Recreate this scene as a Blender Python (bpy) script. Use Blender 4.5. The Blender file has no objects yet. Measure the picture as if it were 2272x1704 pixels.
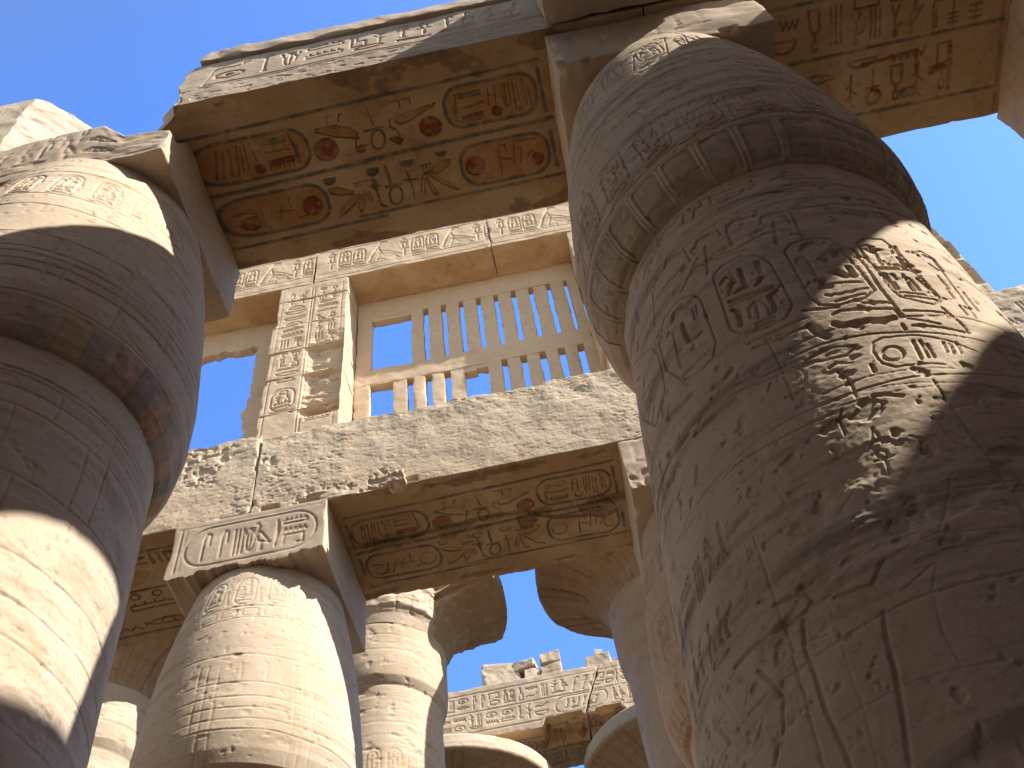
import bpy, math
import numpy as np
from mathutils import Matrix, Vector

# ---------------------------------------------------------------- camera, sky, sun, exposure
S = bpy.context.scene
EYE = 1.6                                   # eye height above the floor; all heights below are measured from the eye
cam_d = bpy.data.cameras.new('camera'); cam = bpy.data.objects.new('camera', cam_d)
S.collection.objects.link(cam); S.camera = cam
cam_d.sensor_width = 36; cam_d.lens = 35.502; cam_d.clip_start = .1; cam_d.clip_end = 3000
_R = Vector((0.9801788, 0.17453823, -0.09373326)); _U = Vector((0.19628327, -0.79136193, 0.57898115)); _F = Vector((-0.02687741, 0.58590332, 0.80993512))
cam.matrix_world = Matrix((( _R.x, _U.x, -_F.x, 0), (_R.y, _U.y, -_F.y, 0), (_R.z, _U.z, -_F.z, 0), (0, 0, 0, 1)))

SUN = Vector((1, -.29, 1.09)).normalized()
ELEV = math.asin(SUN.z); AZ = math.atan2(SUN.x, SUN.y)
w = bpy.data.worlds.new('World'); S.world = w; w.use_nodes = True
nt = w.node_tree; nt.nodes.clear()
sky = nt.nodes.new('ShaderNodeTexSky'); sky.sky_type = 'NISHITA'; sky.sun_disc = False
sky.sun_elevation = ELEV; sky.sun_rotation = AZ; sky.altitude = 80; sky.air_density = 1.0; sky.dust_density = 0.6; sky.ozone_density = 1.5
bg = nt.nodes.new('ShaderNodeBackground'); bg.inputs[1].default_value = .125
wo = nt.nodes.new('ShaderNodeOutputWorld')
# away from the sun (north) the clear sky is a deep blue, towards the sun it pales
tcw = nt.nodes.new('ShaderNodeTexCoord'); sx = nt.nodes.new('ShaderNodeSeparateXYZ'); nt.links.new(tcw.outputs['Generated'], sx.inputs[0])
mr = nt.nodes.new('ShaderNodeMapRange'); mr.interpolation_type = 'SMOOTHSTEP'; mr.inputs[1].default_value = -.15; mr.inputs[2].default_value = .35; nt.links.new(sx.outputs[1], mr.inputs[0])
tm = nt.nodes.new('ShaderNodeMix'); tm.data_type = 'RGBA'; nt.links.new(mr.outputs[0], tm.inputs[0]); tm.inputs[6].default_value = (1.10, .95, .79, 1); tm.inputs[7].default_value = (.70, 1.04, 1.66, 1)
tint = nt.nodes.new('ShaderNodeMix'); tint.data_type = 'RGBA'; tint.blend_type = 'MULTIPLY'; tint.inputs[0].default_value = 1; nt.links.new(tm.outputs[2], tint.inputs[7])
nt.links.new(sky.outputs[0], tint.inputs[6]); nt.links.new(tint.outputs[2], bg.inputs[0]); nt.links.new(bg.outputs[0], wo.inputs[0])
ld = bpy.data.lights.new('sun', 'SUN'); ld.energy = 5.0; ld.angle = math.radians(.5); ld.color = (1, .965, .90)
lo = bpy.data.objects.new('sun', ld); S.collection.objects.link(lo)
lo.rotation_euler = (-SUN).to_track_quat('-Z', 'Y').to_euler(); lo.location = (20, -6, 40)
S.view_settings.view_transform = 'Standard'; S.view_settings.look = 'None'; S.view_settings.exposure = 1.15; S.view_settings.gamma = 1
S.cycles.max_bounces = 10; S.cycles.diffuse_bounces = 6

# ---------------------------------------------------------------- helpers
_rng = np.random.RandomState(7)
LAT = _rng.rand(32, 32, 32).astype(np.float32)
def vnoise(P):
    i = np.floor(P).astype(np.int32); f = (P - i).astype(np.float32); f = f * f * (3 - 2 * f); i &= 31; j = (i + 1) & 31
    x0, y0, z0 = i.T; x1, y1, z1 = j.T; fx, fy, fz = f.T
    a = LAT[x0, y0, z0] * (1 - fx) + LAT[x1, y0, z0] * fx; b = LAT[x0, y1, z0] * (1 - fx) + LAT[x1, y1, z0] * fx
    c = LAT[x0, y0, z1] * (1 - fx) + LAT[x1, y0, z1] * fx; d = LAT[x0, y1, z1] * (1 - fx) + LAT[x1, y1, z1] * fx
    return ((a * (1 - fy) + b * fy) * (1 - fz) + (c * (1 - fy) + d * fy) * fz) * 2 - 1
def fbm(P, scale, octs=3, seed=0, gain=.5):
    P = np.asarray(P, np.float32) * np.float32(1 / scale) + np.float32(seed * 3.71); out = np.zeros(len(P), np.float32); a = 1.
    for o in range(octs):
        out += a * vnoise(P); a *= gain; P = P * np.float32(2.03) + np.float32(11.3)
    return out
def sstep(a, b, x):
    t = np.clip((x - a) / (b - a), 0, 1); return t * t * (3 - 2 * t)

PAL = {'b': (.115, .115, .105), 'r': (.23, .045, .028), 'o': (.37, .18, .06), 'g': (.13, .19, .12), 'w': (.42, .34, .24), 'd': (.10, .06, .035),
       'y': (.33, .20, .085), 'c': (.37, .185, .055), 'p': (.36, .20, .14), 's': (.17, .15, .13), 't': (.37, .25, .12), 'k': (.21, .13, .075)}
class Relief:
    """a carved and painted face: height field (metres, negative = cut in) and pigment, over a rectangle of the surface"""
    def __init__(s, u0, u1, v0, v1, px=.008, base=None, ba=0):
        s.u0, s.v0, s.px = u0, v0, px; s.nu = int((u1 - u0) / px) + 2; s.nv = int((v1 - v0) / px) + 2
        s.h = np.zeros((s.nv, s.nu), np.float32); s.c = np.zeros((s.nv, s.nu, 4), np.float32)
        if base: s.c[..., :3] = PAL[base]; s.c[..., 3] = ba
        s.wear = None
    def win(s, a, b, c, d):
        i0 = max(0, int((a - s.u0) / s.px)); i1 = min(s.nu, int((b - s.u0) / s.px) + 2); j0 = max(0, int((c - s.v0) / s.px)); j1 = min(s.nv, int((d - s.v0) / s.px) + 2)
        if i1 <= i0 or j1 <= j0: return None
        U, V = np.meshgrid(s.u0 + s.px * np.arange(i0, i1), s.v0 + s.px * np.arange(j0, j1))
        return (slice(j0, j1), slice(i0, i1)), U, V
    def put(s, sl, m, depth, col, ca=.9, add=False):
        if np.any(depth):
            s.h[sl] = np.minimum(s.h[sl], -depth * m) if not add else s.h[sl] - depth * m
        if col:
            a = (m * ca)[..., None]; c = s.c[sl]; k = np.array(PAL[col], np.float32)
            na = a + c[..., 3:] * (1 - a); c[..., :3] = (k * a + c[..., :3] * c[..., 3:] * (1 - a)) / np.maximum(na, 1e-4); c[..., 3:] = na
    def stroke(s, pts, wd, depth, col=None, ca=.9):
        pts = np.asarray(pts, float); h = wd / 2
        for (x0, y0), (x1, y1) in zip(pts[:-1], pts[1:]):
            r = s.win(min(x0, x1) - wd, max(x0, x1) + wd, min(y0, y1) - wd, max(y0, y1) + wd)
            if not r: continue
            sl, U, V = r; dx, dy = x1 - x0, y1 - y0; L = dx * dx + dy * dy + 1e-9
            t = np.clip(((U - x0) * dx + (V - y0) * dy) / L, 0, 1); d = np.hypot(U - x0 - t * dx, V - y0 - t * dy)
            s.put(sl, 1 - sstep(h * .62, h * 1.08, d), depth, col, ca)
    def fill(s, pts, depth, col=None, ca=.9):
        pts = np.asarray(pts, float); a = pts.min(0) - .03; b = pts.max(0) + .03; r = s.win(a[0], b[0], a[1], b[1])
        if not r: return
        sl, U, V = r; ins = np.zeros(U.shape, bool); dm = np.full(U.shape, 9.)
        for (x0, y0), (x1, y1) in zip(pts, np.roll(pts, -1, 0)):
            dx, dy = x1 - x0, y1 - y0; L = dx * dx + dy * dy + 1e-9; t = np.clip(((U - x0) * dx + (V - y0) * dy) / L, 0, 1)
            dm = np.minimum(dm, np.hypot(U - x0 - t * dx, V - y0 - t * dy))
            if abs(dy) > 1e-9: ins ^= ((y0 > V) != (y1 > V)) & (U < (V - y0) / dy * dx + x0)
        m = np.where(ins, 1, 1 - sstep(0, s.px * 1.2, dm))
        s.put(sl, m.astype(np.float32), depth * (np.where(ins, .45 + .55 * (1 - sstep(0, .035, dm)), 1)), col, ca)
    def ring(s, cu, cv, ru, rv, wd, depth, col=None):
        t = np.linspace(0, 2 * math.pi, 25); s.stroke(np.c_[cu + ru * np.cos(t), cv + rv * np.sin(t)], wd, depth, col)
    def cart(s, a, b, c, d, wd, depth, col=None, fillc=None, fd=0., r=None):
        r = r or min(b - a, d - c) * .46; t = np.linspace(0, math.pi / 2, 7); P = []
        for cx, cy, o in ((b - r, d - r, 0), (a + r, d - r, 1), (a + r, c + r, 2), (b - r, c + r, 3)):
            P += [(cx + r * math.cos(q + o * math.pi / 2), cy + r * math.sin(q + o * math.pi / 2)) for q in t]
        P.append(P[0])
        if fillc: s.fill(P[:-1], fd, fillc, .75)
        s.stroke(P, wd, depth, col)
    def grid(s):
        U, V = np.meshgrid(s.u0 + s.px * np.arange(s.nu), s.v0 + s.px * np.arange(s.nv)); return np.c_[U.ravel(), V.ravel(), np.zeros(U.size)]
    def add_h(s, f): s.h += f.reshape(s.h.shape)
    def scuff(s, amt, scale=.35, seed=0):
        """time has rubbed some of the carving and most of the pigment away"""
        P = s.grid(); n = fbm(P, scale, 4, seed).reshape(s.h.shape); k = 1 - amt * sstep(.0, .55, n); s.h *= k
        s.c[..., 3] *= np.clip(1 - amt * sstep(-.1, .6, fbm(P, scale * .6, 4, seed + 5).reshape(s.h.shape)), 0, 1)
    def sample(s, u, v):
        x = np.clip((u - s.u0) / s.px, 0, s.nu - 1.001); y = np.clip((v - s.v0) / s.px, 0, s.nv - 1.001); i = x.astype(int); j = y.astype(int); fx = (x - i).astype(np.float32); fy = (y - j).astype(np.float32)
        def g(A): 
            X = fx if A.ndim == 2 else fx[:, None]; Y = fy if A.ndim == 2 else fy[:, None]
            return (A[j, i] * (1 - X) + A[j, i + 1] * X) * (1 - Y) + (A[j + 1, i] * (1 - X) + A[j + 1, i + 1] * X) * Y
        inside = ((u >= s.u0 - .02) & (u <= s.u0 + s.px * s.nu + .02) & (v >= s.v0 - .02) & (v <= s.v0 + s.px * s.nv + .02)).astype(np.float32)
        h = g(s.h) * inside; c = g(s.c); c[:, 3] *= inside; return h, c

# hieroglyph strokes in a unit box (x right, y up)
def _arc(cx, cy, rx, ry, a, b, n=9):
    t = np.radians(np.linspace(a, b, n)); return list(zip(cx + rx * np.cos(t), cy + ry * np.sin(t)))
GL = {
 'reed': [[(.5, 0), (.5, .95)], _arc(.5, .6, .22, .38, -90, 90)],
 'water': [[(i / 10, .5 + (.28 if i % 2 else -.28)) for i in range(11)]],
 'mouth': [_arc(.5, .2, .5, .5, 20, 160), _arc(.5, .8, .5, .5, 200, 340)],
 'eye': [_arc(.5, .2, .5, .55, 20, 160), _arc(.5, .8, .5, .5, 200, 340), _arc(.5, .5, .14, .22, 0, 360)],
 'disc': [_arc(.5, .5, .42, .42, 0, 360, 15)],
 'disc2': [_arc(.5, .5, .42, .42, 0, 360, 15), _arc(.5, .5, .1, .1, 0, 360, 7)],
 'ankh': [[(.5, 0), (.5, .55)], [(.15, .5), (.85, .5)], _arc(.5, .77, .2, .23, 0, 360, 13)],
 'bird': [[(.1, .95), (.25, 1), (.35, .85), (.3, .7), (.45, .65), (.7, .45), (1, .2), (.6, .3), (.35, .35), (.25, .55), (.3, .7)], [(.45, .32), (.45, 0), (.6, 0)], [(.55, .32), (.58, .03)]],
 'basket': [[(0, .8), (1, .8)], _arc(.5, .8, .5, .65, 180, 360)],
 'bread': [[(.1, .1), (.9, .1)], _arc(.5, .1, .4, .7, 0, 180)],
 'seat': [[(.2, 0), (.8, 0), (.8, .5), (.55, .55), (.5, .75)], _arc(.5, .87, .13, .13, 0, 360, 9), [(.2, 0), (.25, .4), (.5, .6)]],
 'djed': [[(.5, 0), (.5, 1)], [(.2, .95), (.8, .95)], [(.2, .8), (.8, .8)], [(.2, .65), (.8, .65)], [(.35, 0), (.65, 0)]],
 'comb': [[(0, .7), (1, .7), (1, .3), (0, .3), (0, .7)]] + [[(.1 + .2 * i, .7), (.1 + .2 * i, .95)] for i in range(5)],
 'hook': [[(.3, 0), (.3, .8), (.45, .98), (.65, .9), (.68, .5)]],
 'leg': [[(.4, 1), (.4, .15), (.9, .15)], [(.6, 1), (.6, .4)]],
 'house': [[(.1, 0), (.1, .9), (.9, .9), (.9, 0), (.65, 0)]],
 'viper': [[(0, .3), (.25, .45), (.5, .3), (.8, .4), (.85, .7), (1, .75)]],
 'was': [[(.5, 0), (.5, .9), (.8, 1), (.8, .85)], [(.4, 0), (.5, .1), (.6, 0)]],
 'bar3': [[(.2, 0), (.2, .9)], [(.5, 0), (.5, .9)], [(.8, 0), (.8, .9)]],
 'throne': [[(.1, 0), (.1, .45), (.6, .45), (.6, 1), (.9, 1), (.9, 0), (.1, 0)]],
 'sedge': [[(.5, 0), (.5, .9), (.75, 1)], [(.5, .6), (.2, .75)], [(.5, .45), (.8, .6)], [(.5, .3), (.25, .4)]],
 'beetle': [_arc(.5, .42, .3, .4, 0, 360, 13), [(.5, .02), (.5, .8)], [(.2, .5), (.05, .8)], [(.8, .5), (.95, .8)], [(.3, .85), (.7, .85)]],
 'man': [_arc(.45, .9, .1, .1, 0, 360, 8), [(.45, .8), (.45, .4), (.2, 0)], [(.45, .4), (.7, 0)], [(.45, .7), (.9, .6)]],
 'wave3': [[(i / 8, .15 + (.1 if i % 2 else 0)) for i in range(9)], [(i / 8, .45 + (.1 if i % 2 else 0)) for i in range(9)], [(i / 8, .75 + (.1 if i % 2 else 0)) for i in range(9)]],
}
TALL = ['reed', 'ankh', 'bird', 'seat', 'djed', 'hook', 'leg', 'was', 'bar3', 'throne', 'sedge', 'beetle', 'man', 'bird']
FLAT = ['water', 'mouth', 'eye', 'basket', 'bread', 'comb', 'viper', 'house', 'disc2', 'disc', 'wave3']
def glyph(R, name, a, b, c, d, wd, depth, col=None, flip=False, T=None):
    for st in GL[name]:
        P = [(a + (b - a) * ((1 - x) if flip else x), c + (d - c) * y) for x, y in st]
        R.stroke(P if T is None else [T(*q) for q in P], wd, depth, col)
def row(R, a, b, c, d, seed, wd=.03, depth=.015, col=None, T=None, vertical=False):
    """a line (or column) of hieroglyphs in groups"""
    r = np.random.RandomState(seed); H = (b - a) if vertical else (d - c); p = 0; L = (d - c) if vertical else (b - a)
    while p < L - H * .45:
        k = r.rand(); wdt = H * (.45 if k < .45 else .8)
        if p + wdt > L: break
        def box(x0, x1, y0, y1):
            if vertical: return (a + (b - a) * x0 * 1.0, a + (b - a) * x1, d - p - wdt * (1 - y0), d - p - wdt * (1 - y1))
            return (a + p + wdt * x0, a + p + wdt * x1, c + H * y0, c + H * y1)
        fl = r.rand() < .2
        if k < .45:
            if vertical:
                glyph(R, r.choice(TALL), *box(.05, .45, .05, .95), wd, depth, col, fl, T); glyph(R, r.choice(TALL), *box(.55, .95, .05, .95), wd, depth, col, fl, T)
            else: glyph(R, r.choice(TALL), *box(.08, .92, .06, .94), wd, depth, col, fl, T)
        elif k < .75:
            glyph(R, r.choice(FLAT), *box(.08, .92, .56, .92), wd, depth, col, fl, T); glyph(R, r.choice(FLAT), *box(.08, .92, .08, .44), wd, depth, col, fl, T)
        else:
            glyph(R, r.choice(TALL), *box(.04, .46, .3, .96), wd, depth, col, fl, T); glyph(R, r.choice(TALL), *box(.54, .96, .3, .96), wd, depth, col, fl, T); glyph(R, r.choice(FLAT), *box(.1, .9, .04, .24), wd, depth, col, fl, T)
        p += wdt * 1.06
def name_ring(R, a, b, c, d, seed, wd=.03, depth=.016, col=None, T=None):
    """a standing cartouche with glyphs"""
    r = (b - a) * .46; t = np.linspace(0, math.pi / 2, 6); P = []
    for cx, cy, o in ((b - r, d - r, 0), (a + r, d - r, 1), (a + r, c + r, 2), (b - r, c + r, 3)):
        P += [(cx + r * math.cos(q + o * math.pi / 2), cy + r * math.sin(q + o * math.pi / 2)) for q in t]
    P.append(P[0]); f = (lambda q: q) if T is None else (lambda q: T(*q)); R.stroke([f(q) for q in P], wd, depth, col)
    R.stroke([f((a, c - wd * 1.3)), f((b, c - wd * 1.3))], wd, depth, col)
    m = (b - a) * .16; q = np.random.RandomState(seed); H = d - c - 2 * m; y = d - m
    glyph(R, 'disc', a + m * 1.8, b - m * 1.8, y - H * .24, y, wd * .8, depth, col, False, T)
    glyph(R, q.choice(TALL), a + m, (a + b) / 2 - m * .2, y - H * .66, y - H * .28, wd * .8, depth, col, False, T); glyph(R, q.choice(TALL), (a + b) / 2 + m * .2, b - m, y - H * .66, y - H * .28, wd * .8, depth, col, False, T)
    glyph(R, 'comb', a + m, b - m, y - H * .84, y - H * .68, wd * .8, depth, col, False, T); glyph(R, 'water', a + m, b - m, y - H, y - H * .88, wd * .8, depth, col, False, T)

def mesh_from(name, V, Q, col, mat, parent=None, smooth=True):
    me = bpy.data.meshes.new(name); n = len(V); m = len(Q)
    me.vertices.add(n); me.vertices.foreach_set('co', np.ascontiguousarray(V, np.float32).ravel())
    me.loops.add(m * 4); me.loops.foreach_set('vertex_index', np.ascontiguousarray(Q, np.int32).ravel())
    me.polygons.add(m); me.polygons.foreach_set('loop_start', np.arange(0, m * 4, 4, dtype=np.int32)); me.polygons.foreach_set('loop_total', np.full(m, 4, np.int32))
    me.update(calc_edges=True)
    if smooth: me.polygons.foreach_set('use_smooth', np.ones(m, bool))
    if col is not None:
        at = me.attributes.new('paint', 'FLOAT_COLOR', 'POINT'); at.data.foreach_set('color', np.ascontiguousarray(col, np.float32).ravel())
    me.materials.append(mat); o = bpy.data.objects.new(name, me); S.collection.objects.link(o)
    if parent is not None: o.parent = parent; o.matrix_parent_inverse = Matrix.Translation(-parent.location)
    return o
def quads(nr, nc, off=0, flip=False):
    i = np.arange(nr - 1)[:, None] * nc + np.arange(nc - 1)[None]; i = i.ravel() + off
    q = np.c_[i, i + 1, i + nc + 1, i + nc]; return q[:, ::-1] if flip else q
def axis(a, b, step): return np.linspace(a, b, max(2, int(round((b - a) / step)) + 1))
def block_geo(X, Y, Z, rnd=.03, chip=.06, amp=.012, nsc=.5, seed=1, faces={}, warp=None, noct=4, csc=.35):
    """a hewn stone block: rounded, chipped edges, uneven faces, optional carved faces keyed '-y', '-z', '+x', '-x', '+y', '+z'"""
    lo = np.array([X[0], Y[0], Z[0]]); hi = np.array([X[-1], Y[-1], Z[-1]]); Vs, Qs, Cs = [], [], []; off = 0
    for f in ('-x', '+x', '-y', '+y', '-z', '+z'):
        ax = 'xyz'.index(f[1]); u, v = [(1, 2), (0, 2), (0, 1)][ax]; A = (X, Y, Z); U, W = np.meshgrid(A[u], A[v]); nr, nc = U.shape
        P = np.empty((nr * nc, 3)); P[:, u] = U.ravel(); P[:, v] = W.ravel(); P[:, ax] = hi[ax] if f[0] == '+' else lo[ax]
        n0 = fbm(P, csc, 3, seed + 3); r = rnd * (.6 + .4 * n0) + chip * sstep(.15, .8, n0 + .35 * fbm(P, csc * .3, 2, seed + 9))
        r = np.clip(r, .004, (hi - lo).min() * .45)[:, None]
        q = np.clip(P, lo + r, hi - r); N = P - q; N /= np.linalg.norm(N, axis=1)[:, None] + 1e-9
        h = amp * fbm(P, nsc, noct, seed); C = np.zeros((len(P), 4), np.float32)
        if f in faces:
            rel = faces[f]; edge = np.min(np.minimum(P - lo, hi - P)[:, [u, v]], axis=1); m = sstep(0, .05, edge)
            rh, C = rel.sample(P[:, u], P[:, v]); h = h + rh * m
        V = q + N * r + N * h[:, None]
        if warp: V = warp(V)
        fl = f in ('-x', '+y', '-z'); Vs.append(V); Qs.append(quads(nr, nc, off, fl)); Cs.append(C); off += len(V)
    return np.concatenate(Vs), np.concatenate(Qs), np.concatenate(Cs)
def block(name, X, Y, Z, mat, parent=None, **k):
    return mesh_from(name, *block_geo(X, Y, Z, **k), mat, parent)
def lathe(name, prof, cx, cy, mat, parent=None, th=None, dz=.02, relief=None, lean=None, amp=.008, nsc=.6, seed=1, rref=1.33, noct=4, zfine=None, extra=None, cut=None):
    """a turned stone member; theta = 0 looks to -y. relief is laid out on (theta * rref, z)"""
    prof = np.array(prof, float); seg = np.r_[0, np.cumsum(np.hypot(*np.diff(prof, axis=0).T))]
    s = axis(0, seg[-1], dz); r = np.interp(s, seg, prof[:, 0]); z = np.interp(s, seg, prof[:, 1])
    if zfine is not None:
        keep = np.ones(len(s), bool); k = (z < zfine); keep[k] = (np.arange(k.sum()) % 6 == 0); r, z, s = r[keep], z[keep], s[keep]
    T, Zz = np.meshgrid(th, z); Rr = np.repeat(r, len(th)).reshape(T.shape)
    dr = np.gradient(r, s); dzs = np.gradient(z, s); nr = np.repeat(dzs, len(th)); nz = np.repeat(-dr, len(th))
    t = T.ravel(); P = np.c_[cx + Rr.ravel() * np.sin(t), cy - Rr.ravel() * np.cos(t), Zz.ravel()]
    h = amp * fbm(P, nsc, noct, seed); C = np.zeros((len(P), 4), np.float32)
    if relief is not None:
        rh, C = relief.sample(t * rref, P[:, 2]); h = h + rh * sstep(0, .15, np.minimum(t * rref - relief.u0, relief.u0 + relief.px * relief.nu - t * rref))
    if extra is not None: h = h + extra(P, t)
    P[:, 0] += nr * h * np.sin(t); P[:, 1] -= nr * h * np.cos(t); P[:, 2] += nz * h
    if cut is not None:                     # broken away beyond a radius that changes round the rim
        R0 = np.hypot(P[:, 0] - cx, P[:, 1] - cy); k = np.minimum(1, cut(t, P) / np.maximum(R0, 1e-3)); P[:, 0] = cx + (P[:, 0] - cx) * k; P[:, 1] = cy + (P[:, 1] - cy) * k
    if lean is not None: P[:, 0] += lean(P[:, 2])
    return mesh_from(name, P, quads(len(z), len(th)), C, mat, parent)
def thetas(a, b, fine, coarse=.06):
    """angles round a column, dense where its carving is seen; ends meet"""
    return np.r_[axis(a, b, fine), axis(b, a + 2 * math.pi, coarse)[1:]]
def empty(name, loc, label, cat, group=None):
    o = bpy.data.objects.new(name, None); S.collection.objects.link(o); o.location = loc; o.empty_display_size = .2; tag(o, label, cat, group, 'thing'); return o
def tag(o, label=None, cat=None, group=None, kind=None):
    if label: o['label'] = label; o['kind'] = 'thing'
    if cat: o['category'] = cat
    if group: o['group'] = group
    if kind: o['kind'] = kind
    return o

# ---------------------------------------------------------------- materials
def stone(name, c1, c2, stain, strata=0., fine=1., sc=1., bump=.35, patch=None, pamt=0.):
    m = bpy.data.materials.new(name); m.use_nodes = True; n = m.node_tree.nodes; l = m.node_tree.links; n.clear()
    out = n.new('ShaderNodeOutputMaterial'); b = n.new('ShaderNodeBsdfPrincipled'); l.new(b.outputs[0], out.inputs[0])
    b.inputs['Roughness'].default_value = .93; b.inputs['Specular IOR Level'].default_value = .12
    tc = n.new('ShaderNodeTexCoord')
    def noise(scale, det=5, rough=.6, stretch=None, dist=0.):
        t = n.new('ShaderNodeTexNoise'); t.inputs['Scale'].default_value = scale * sc; t.inputs['Detail'].default_value = det; t.inputs['Roughness'].default_value = rough; t.inputs['Distortion'].default_value = dist
        if stretch:
            mp = n.new('ShaderNodeMapping'); mp.inputs['Scale'].default_value = stretch; l.new(tc.outputs['Object'], mp.inputs[0]); l.new(mp.outputs[0], t.inputs[0])
        else: l.new(tc.outputs['Object'], t.inputs[0])
        return t.outputs[0]
    def ramp(src, a, bb):
        r = n.new('ShaderNodeMapRange'); r.inputs[1].default_value = a; r.inputs[2].default_value = bb; r.clamp = True; l.new(src, r.inputs[0]); return r.outputs[0]
    def mix(a, bcol, fac, mode='MIX'):
        x = n.new('ShaderNodeMix'); x.data_type = 'RGBA'; x.blend_type = mode
        for s_, v in ((x.inputs[0], fac), (x.inputs[6], a), (x.inputs[7], bcol)):
            if isinstance(v, (int, float)): s_.default_value = v
            elif isinstance(v, tuple): s_.default_value = (*v, 1)
            else: l.new(v, s_)
        return x.outputs[2]
    def mul(a, k):
        x = n.new('ShaderNodeMath'); x.operation = 'MULTIPLY'; l.new(a, x.inputs[0])
        if isinstance(k, (int, float)): x.inputs[1].default_value = k
        else: l.new(k, x.inputs[1])
        return x.outputs[0]
    col = mix(c1, c2, ramp(noise(.9, 6, .65, dist=.6), .38, .64))
    col = mix(col, stain, mul(ramp(noise(2.3, 7, .72, dist=1.), .53, .72), .65))
    if strata: col = mix(col, tuple(x * .72 for x in stain), mul(ramp(noise(1.1, 6, .6, (.5, .5, 4.5), .8), .52, .68), strata))
    if patch: col = mix(col, patch, mul(ramp(noise(.55, 5, .6, dist=.8), .5, .6), pamt))
    at = n.new('ShaderNodeAttribute'); at.attribute_name = 'paint'
    wear = ramp(noise(7, 7, .75), .28, .5)
    col = mix(col, at.outputs['Color'], mul(at.outputs['Alpha'], wear))
    g = noise(55, 6, .75); col = mix(col, mix((.55, .52, .5), (1.3, 1.3, 1.3), g), .55 * fine, 'MULTIPLY')
    g2 = ramp(noise(17, 5, .7), .3, .42); col = mix(col, mix((.5, .45, .42), (1, 1, 1), g2), .6 * fine, 'MULTIPLY')
    l.new(col, b.inputs['Base Color'])
    bp = n.new('ShaderNodeBump'); bp.inputs['Strength'].default_value = bump; bp.inputs['Distance'].default_value = .012
    hs = n.new('ShaderNodeMath'); hs.operation = 'MULTIPLY_ADD'; l.new(noise(24, 8, .7), hs.inputs[0]); hs.inputs[1].default_value = 1.2; l.new(mul(g2, .7), hs.inputs[2])
    l.new(hs.outputs[0], bp.inputs['Height']); l.new(bp.outputs[0], b.inputs['Normal'])
    return m
M_col = stone('carved_sandstone', (.47, .36, .255), (.42, .315, .215), (.32, .22, .14), strata=.25, bump=.22)
M_colR = stone('weathered_column_sandstone', (.56, .44, .315), (.50, .38, .26), (.33, .24, .155), strata=.75, bump=.26)
M_pale = stone('pale_sandstone', (.55, .45, .335), (.50, .39, .275), (.39, .285, .18), strata=.45, bump=.2)
M_beam = stone('architrave_sandstone', (.54, .43, .315), (.49, .38, .27), (.37, .27, .175), bump=.14)
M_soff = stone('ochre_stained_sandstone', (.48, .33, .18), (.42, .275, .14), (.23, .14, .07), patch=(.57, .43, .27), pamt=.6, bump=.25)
M_grey = stone('grey_weathered_sandstone', (.57, .45, .32), (.52, .40, .275), (.36, .275, .19), fine=.8, bump=.3)
M_cler = stone('clerestory_sandstone', (.53, .42, .30), (.49, .375, .26), (.41, .295, .19), bump=.16)
M_rub = stone('rubble_sandstone', (.52, .425, .32), (.47, .375, .27), (.36, .27, .19), bump=.45)
M_sand = stone('floor_sand', (.50, .385, .25), (.44, .33, .205), (.36, .26, .155), sc=.6)
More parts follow.
